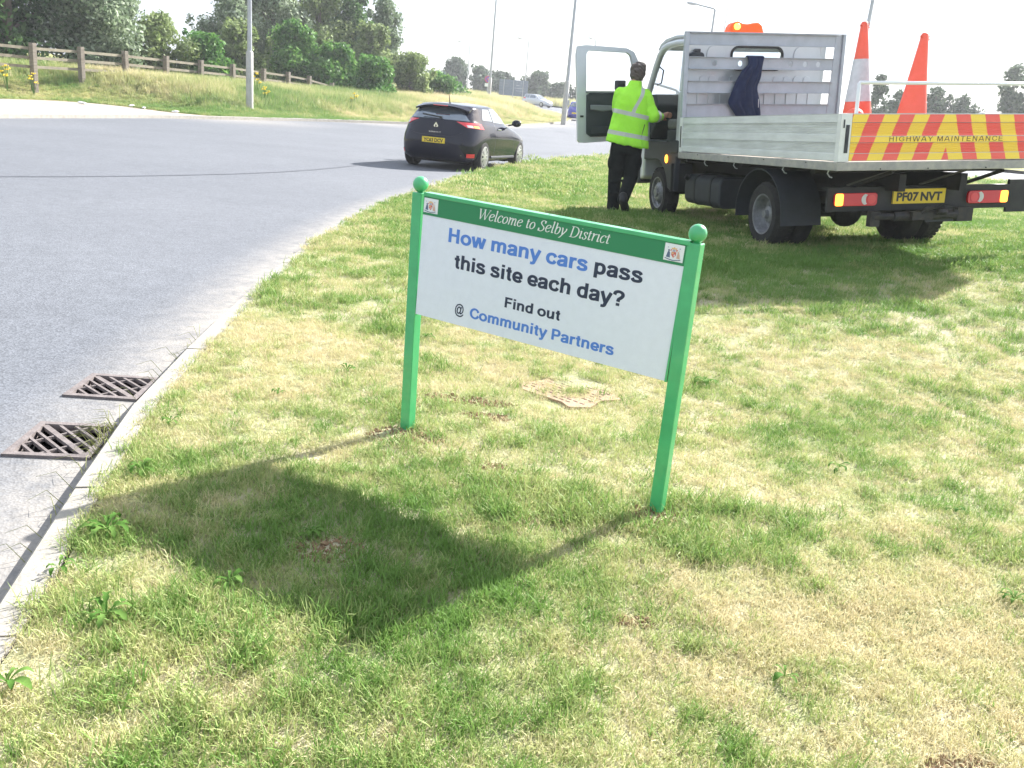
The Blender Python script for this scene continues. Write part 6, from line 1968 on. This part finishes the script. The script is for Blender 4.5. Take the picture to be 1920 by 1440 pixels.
lamp_post(-2.1, 138, 2.45, 8.7, .10, 'distant lamp post rising behind the large grey sign back', (-.95, 0, 1.2, .2), rb=.12)
lamp_post(7.2, 130, 2.4, 9.0, .11, 'thin distant lamp post seen through the open truck door window', (-.5, .2, 1.0, .2), rb=.13)
lamp_post(11.4, 64.8, .8, 8.2, .105, 'lamp post with long arm standing behind the truck headboard', (-.99, -.05, 1.35, .22))
lamp_post(17.35, 51.5, .6, 12.5, .115, 'grey lamp post rising beside the right upright of the headboard', None)

# road signs seen from behind, and the no-stopping roundel
M_sgn = mat('sign_back_grey', (0.20, 0.24, 0.29), .6, metal=.2, var=.15, scale=1.5)
def sign_back(x, y, z, w, h, rz, label, nposts, ribs, legz):
    t = empty('road_sign', (x, y, z), rz); tag(t, label, 'road sign', 'large road signs seen from behind')
    n_ = ribs
    for i in range(n_):
        m_ = MB(); m_.box((-w / 2, 0, i * h / n_), (w / 2, .03, (i + 1) * h / n_ - .02)); m_.build('sign_plank', M_sgn, t)
    for i in range(nposts):
        u = -w / 2 + w * (i + .5) / nposts
        m_ = MB(); m_.tube([(u, -.07, -legz), (u, -.07, h + .05)], .055, 8); m_.build('post', M_lamp, t)
    return t
sign_back(-3.25, 119.0, 3.02, 3.75, 1.95, rad(-8), 'wide grey back of a road sign between the round trees', 3, 6, 1.6)
sign_back(-12.6, 113.0, 3.35, 2.4, 1.7, rad(-12), 'grey back of a road sign half hidden by the green bushes', 2, 5, 2.2)
t = empty('no_stopping_sign', (-6.2, 112.0, float(h_far(-6.2, 112.0)))); tag(t, 'round red-ringed no-stopping sign with small white plate below on a post', 'road sign')
m_ = MB(); m_.tube([(0, .05, -.3), (0, .05, 3.3)], .045, 8); m_.tube([(.30, .05, -.3), (.30, .05, 2.3)], .045, 8); m_.build('post', M_lamp, t)
zc = 2.55
m_ = MB(); m_.lathe([(.40, -.02), (.40, .0)], 28, axis='y', c=(0, 0, zc)); d_ = m_.build('roundel', mat('sign_red', (.55, .035, .07), .5), t)
m_ = MB(); m_.lathe([(.315, -.026), (.315, -.0205)], 28, axis='y', c=(0, 0, zc)); m_.build('disc', mat('sign_blue_face', (.10, .07, .38), .5), d_)
for q in (rad(45), rad(135)):
    m_ = MB(); m_.bar((-.31 * math.cos(q), -.030 - .002 * (q > 1), zc - .31 * math.sin(q)), (.31 * math.cos(q), -.030 - .002 * (q > 1), zc + .31 * math.sin(q)), .07, .005, upv=(0, 1, 0)); m_.build('bar', mat('sign_red', (.55, .035, .07), .5), d_)
m_ = MB(); m_.box((-.36, -.02, 1.70), (.36, .0, 2.08)); m_.build('plate', M_cw, t)

# ---- trees: tapered trunk and limbs, crowns of many small leaves in uneven clumps
def crown_mesh(name, blobs, n, leaf, rg, flat=.5, up=.25):
    """blobs: (x,y,z,r,rz). returns mesh of leaf quads with per-leaf tint"""
    B = np.array(blobs)
    wgt = B[:, 3] ** 2; wgt /= wgt.sum()
    idx = rg.choice(len(B), n, p=wgt)
    d = rg.normal(size=(n, 3)); d /= np.linalg.norm(d, axis=1)[:, None]
    rr = rg.random(n) ** .55
    c = B[idx, :3] + d * np.c_[B[idx, 3], B[idx, 3], B[idx, 4]] * rr[:, None] * rg.uniform(.86, 1.14, (n, 1))
    nrm = d * .7 + rg.normal(size=(n, 3)) * .65 + np.array([0, 0, up]); nrm /= np.linalg.norm(nrm, axis=1)[:, None]
    t = np.cross(nrm, rg.normal(size=(n, 3))); t /= np.linalg.norm(t, axis=1)[:, None]
    b = np.cross(nrm, t)
    s_ = leaf * rg.uniform(.55, 1.3, (n, 1))
    t = t * s_; b = b * s_ * flat
    V = np.empty((n, 4, 3)); V[:, 0] = c - t; V[:, 1] = c - b + nrm * s_ * .1; V[:, 2] = c + t; V[:, 3] = c + b + nrm * s_ * .1
    me = bpy.data.meshes.new(name)
    me.vertices.add(4 * n); me.vertices.foreach_set('co', V.reshape(-1).astype(np.float32))
    me.loops.add(4 * n); me.loops.foreach_set('vertex_index', np.arange(4 * n, dtype=np.int32))
    me.polygons.add(n); me.polygons.foreach_set('loop_start', np.arange(0, 4 * n, 4, dtype=np.int32)); me.polygons.foreach_set('loop_total', np.full(n, 4, np.int32))
    me.update()
    tint = np.clip(rg.normal(.5, .22, n) + (rg.random(len(B))[idx] - .5) * .45, 0, 1)
    a = me.attributes.new('tint', 'FLOAT', 'POINT'); a.data.foreach_set('value', np.repeat(tint, 4).astype(np.float32))
    return me
M_bark = mat('bark', (0.11, 0.085, 0.065), .9, var=.3, scale=3)
FOL = {'dark': leaf_mat('foliage_dark', (.026, .070, .018), (.065, .145, .038), (.20, .31, .12), tl=.42, attr='GEOMETRY'),
       'silver': leaf_mat('foliage_silver', (.07, .12, .05), (.21, .28, .16), (.46, .53, .38), tl=.42, attr='GEOMETRY'),
       'olive': leaf_mat('foliage_olive', (.07, .12, .03), (.20, .27, .09), (.34, .41, .18), tl=.42, attr='GEOMETRY'),
       'green': leaf_mat('foliage_green', (.03, .10, .015), (.09, .23, .045), (.23, .40, .09), tl=.42, attr='GEOMETRY'),
       'blue': leaf_mat('foliage_far', (.035, .065, .035), (.065, .105, .055), (.12, .17, .09), tl=.3, attr='GEOMETRY')}
def tree(x, y, ztop, r, kind, label, cat='tree', n=7000, leaf=.12, zb=None, low=.1, shape='round', seed=0, group=None, name='tree'):
    rg = np.random.default_rng(1000 + seed)
    z0 = zb if zb is not None else (float(h_far(x, y)) if x < 5 else float(zr(y)) + .05)
    H_ = ztop - z0
    t = empty(name, (x, y, z0)); tag(t, label, cat, group)
    blobs = []
    nb = 26 if shape == 'round' else 34
    n = int(n * 1.35); leaf *= 1.22
    for i in range(nb):
        f = rg.uniform(low, .96)
        if shape == 'tall': env = (math.sin(math.pi * min(1, (f * .86 + .12))) ** .75)
        elif shape == 'bush': env = math.sqrt(max(.05, 1 - f * f * .9))
        else: env = max(.25, math.sin(math.pi * (f * .80 + .16)) ** .8)
        a = rg.uniform(0, 6.283); q = rg.uniform(.10, .80) * env * r
        br = r * rg.uniform(.28, .50) * (.55 + .5 * env)
        bz = min(br * rg.uniform(.7, 1.3), H_ * .28)
        f2 = min(f * H_, H_ - bz * .85)
        blobs.append((q * math.cos(a), q * math.sin(a), f2, br, bz))
    for i in range(6):   # thin twig ends that break the outline
        a = rg.uniform(0, 6.283); f = rg.uniform(.45, .95)
        env = r * (.95 if f < .7 else .6)
        blobs.append((env * math.cos(a), env * math.sin(a), f * H_, r * .13, r * .22))
    blobs.append((0, 0, H_ * .93 - r * .06, r * .20, H_ * .07))
    m_ = MB()
    sw = [rg.uniform(-.06, .06) * H_ for _ in range(2)]
    m_.tube([(0, 0, -.4), (sw[0] * .3, 0, H_ * .3), (sw[0], sw[1], H_ * .62), (0, 0, H_ * .9)], [max(.05, r * .075), max(.04, r * .055), max(.025, r * .03), .012], 8)
    for b_ in blobs[:12]:
        f = max(.08, b_[2] / H_ * .55)
        m_.tube([(sw[0] * f * 1.3, 0, H_ * f), (b_[0] * .5, b_[1] * .5, H_ * f + (b_[2] - H_ * f) * .55), (b_[0], b_[1], b_[2])], [r * .028, r * .018, .008], 5)
    m_.build('trunk', M_bark, t)
    me = crown_mesh('crown', blobs, n, leaf, rg)
    link_mesh('crown', me, [FOL[kind]], t)
    return t
G1 = 'trees and bushes behind the fence'
TR = [(-25.6, 44.5, 11.5, 4.2, 'dark', 'deep green tree overhanging the fence at the far left edge', 'tree', 15000, .13, 'round', .02),
      (-22.6, 47.6, 7.2, 2.9, 'silver', 'silvery-leaved tree behind the second fence post from the left', 'tree', 13000, .11, 'round', .02),
      (-24.6, 50.5, 9.6, 3.0, 'dark', 'dark tree standing behind the silvery one at the left', 'tree', 8000, .13, 'round', .05),
      (-21.6, 53.0, 4.9, 1.9, 'olive', 'low olive bush behind the fence left of the sky gap', 'bush', 7000, .11, 'bush', .0),
      (-19.9, 55.0, 4.1, 1.7, 'green', 'low green bush under the sky gap', 'bush', 6500, .11, 'bush', .0),
      (-21.6, 63.5, 9.2, 2.3, 'silver', 'tall grey-green tree just left of the near lamp post', 'tree', 9500, .12, 'tall', .02),
      (-18.7, 58.0, 5.2, 1.8, 'olive', 'olive bush hiding the foot of the near lamp post', 'bush', 6500, .12, 'bush', .0),
      (-19.0, 66.5, 10.4, 2.5, 'silver', 'tall silvery willow right of the near lamp post', 'tree', 10500, .12, 'tall', .02),
      (-16.4, 68.5, 9.9, 2.4, 'olive', 'tall olive tree in the middle of the tree belt', 'tree', 10500, .12, 'tall', .02),
      (-14.2, 70.8, 9.0, 2.0, 'dark', 'narrow dark-topped tree near the right of the tree belt', 'tree', 8500, .12, 'tall', .02),
      (-12.4, 72.8, 8.7, 1.9, 'silver', 'last tall tree at the right end of the tree belt', 'tree', 8500, .12, 'tall', .02),
      (-20.6, 70.5, 10.6, 2.6, 'olive', 'tall dull tree behind the silvery willow', 'tree', 9000, .13, 'tall', .02),
      (-17.0, 74.0, 11.2, 2.6, 'silver', 'tall pale tree behind the middle of the tree belt', 'tree', 9000, .13, 'tall', .02),
      (-15.9, 60.5, 5.6, 1.9, 'green', 'vivid dark green bush in front of the tall trees', 'bush', 9000, .12, 'bush', .0),
      (-13.3, 61.2, 4.5, 1.8, 'green', 'mid green bush right of the vivid one, beyond the fence end', 'bush', 8000, .12, 'bush', .0),
      (-10.4, 57.6, 3.75, 1.5, 'green', 'rounded green bush with yellowish top at the end of the fence', 'bush', 8500, .10, 'bush', .0),
      (-11.9, 66.5, 6.3, 1.9, 'olive', 'pale olive bush under the last tall tree', 'bush', 7500, .12, 'bush', .0),
      (-9.3, 67.0, 4.6, 1.8, 'olive', 'loose pale bush sloping down to the right of the tree belt', 'bush', 7500, .11, 'bush', .0),
      (-7.6, 70.5, 3.6, 1.6, 'green', 'low bush nearest the grey sign backs', 'bush', 6000, .11, 'bush', .0),
      (-8.6, 82.0, 3.3, 3.0, 'green', 'long low green scrub above the dry grass behind the black car', 'bush', 7000, .13, 'bush', .0)]
for i, (x, y, zt, r, kd, lab, cat, n, lf, shp, low) in enumerate(TR):
    tree(x, y, zt, r, kd, lab, cat, n, lf, shape=shp, seed=i, group=G1, low=low, name='tree' if cat == 'tree' else 'bush')
G2 = 'round trees on the skyline'
FR = [(-14.2, 159, 8.9, 3.0, 'solitary round tree on the skyline left of the tall roundel lamp post'), (-9.8, 158, 7.8, 3.0, 'skyline tree just left of the no-stopping sign'), (-6.4, 160, 7.4, 2.8, 'skyline tree just right of the no-stopping sign'),
      (.0, 158, 7.7, 3.2, 'skyline tree right of the wide grey sign'), (3.8, 157, 6.3, 2.6, 'low skyline tree behind the verge-tip lamp post'), (8.5, 158, 6.7, 3.4, 'skyline tree seen left of the open truck door'),
      (13.6, 150, 7.0, 2.8, 'skyline tree seen through the open door window'), (19, 152, 6.4, 3.2, 'skyline tree seen through the truck cab')]
for i, (x, y, zt, r, lab) in enumerate(FR):
    tree(x, y, zt, r, 'blue', lab, 'tree', 4200, .26, zb=2.4, low=.12, seed=40 + i, group=G2)
G3 = 'young trees beyond the truck tailgate'
RR_ = [(31.0, 85.6, 7.4, 1.1, 'thin young tree right of the banded traffic cone', 1700), (34.6, 90.7, 6.4, 1.9, 'low tree between the two traffic cones', 3000), (38.5, 90.8, 7.1, 2.1, 'bushy tree just right of the plain cone', 4000),
       (43.2, 86.2, 9.2, 1.9, 'tallest pale tree in the gap above the tailgate stripes', 3600), (46.2, 86.1, 8.8, 1.8, 'tree at the right picture edge above the tailgate', 3400), (41.3, 90.7, 6.4, 2.0, 'low tree left of the tallest pale one', 3200), (47.5, 91, 6.3, 2.2, 'low tree behind the two tall ones at the right edge', 2500)]
for i, (x, y, zt, r, lab, n) in enumerate(RR_):
    tree(x, y, zt, r, 'blue', lab, 'tree', n, .17, zb=1.2, low=.12, shape='tall' if zt > 7.2 else 'round', seed=60 + i, group=G3)
# low hedge behind the distant road
rg = np.random.default_rng(9)
bl = []
for i in range(110):
    x = -42 + i * .85
    if random.random() < .12: continue
    bl.append((x, 161 + random.uniform(-2, 2), 3.0 + random.uniform(0, .9), random.uniform(.9, 1.7), random.uniform(.8, 1.4)))
me = crown_mesh('hedge', bl, 26000, .24, rg)
tag(link_mesh('distant_hedge', me, [FOL['blue']], None), kind='stuff')

# ---- ragwort, thistles and litter along the far side
M_flo = mat('ragwort_yellow', (.78, .58, .02), .7)
for i, (x, y, h_, lab) in enumerate([(-21.6, 37.3, 1.0, 'tall yellow-flowered ragwort by the fence at the left picture edge'), (-20.9, 38.0, .85, 'smaller ragwort in front of the leftmost visible fence post'),
                                     (-13.6, 44.6, 1.15, 'ragwort with two yellow heads right behind the near lamp post'), (-13.0, 43.9, .75, 'short ragwort at the right foot of the near lamp post'), (-9.9, 49.9, .7, 'lone low ragwort in the grass right of the fence end')]):
    zg = float(h_far(x, y)); t = empty('ragwort', (x, y, zg)); tag(t, lab, 'wild flower', 'ragwort plants on the bank')
    for k in range(4):
        a = k * 1.7 + i; q = .16 * (k > 0); hh = h_ * (1 - .12 * k)
        m_ = MB(); m_.tube([(0, 0, 0), (q * math.cos(a), q * math.sin(a), hh)], .012, 5); m_.build('stem', M_weed, t)
        m_ = MB()
        for j in range(9): m_.ell((q * math.cos(a) + random.uniform(-.09, .09), q * math.sin(a) + random.uniform(-.09, .09), hh + random.uniform(-.02, .06)), (.035, .035, .02), 6, 4)
        m_.build('flower_head', M_flo, t)
M_lit = mat('litter_white', (.78, .78, .76), .7)
for i, (x, y, s_, lab) in enumerate([(-18.35, 36.9, .22, 'white crumpled litter on the pavement, leftmost piece'), (-16.9, 38.2, .16, 'white litter scrap at the grass edge, middle piece'), (-16.1, 37.5, .14, 'small white litter scrap right of the middle piece'), (-14.4, 36.5, .16, 'white litter scrap where pavement meets the kerb'), (-5.6, 50.9, .2, 'white litter lying in the grass left of the black car')]):
    m_ = MB(); zg = float(zr(y)) + .09 if i != 4 else float(h_far(x, y)) + .05
    m_.ell((0, 0, .03), (s_, s_ * .5, .05), 9, 5, M=Matrix.Rotation(i, 3, 'Z'))
    for q in range(len(m_.v)): m_.v[q] = tuple(c * random.uniform(.7, 1.2) for c in m_.v[q])
    o = m_.build('litter', M_lit, None); o.location = (x, y, zg); tag(o, lab, 'litter', 'white litter scraps on the far side')

# ---- summer haze: one closed box of pale air round everything
hz = bpy.data.materials.new('haze'); hz.use_nodes = True
nt = hz.node_tree; nt.nodes.clear()
pv = nt.nodes.new('ShaderNodeVolumePrincipled'); ho = nt.nodes.new('ShaderNodeOutputMaterial')
pv.inputs['Color'].default_value = (0.93, 0.96, 1.0, 1); pv.inputs['Density'].default_value = 0.0008; pv.inputs['Anisotropy'].default_value = 0.35
nt.links.new(pv.outputs[0], ho.inputs['Volume'])
m_ = MB(); m_.box((-240, -60, -1.4), (250, 440, 16.5)); tag(m_.build('haze', hz, None), kind='stuff')
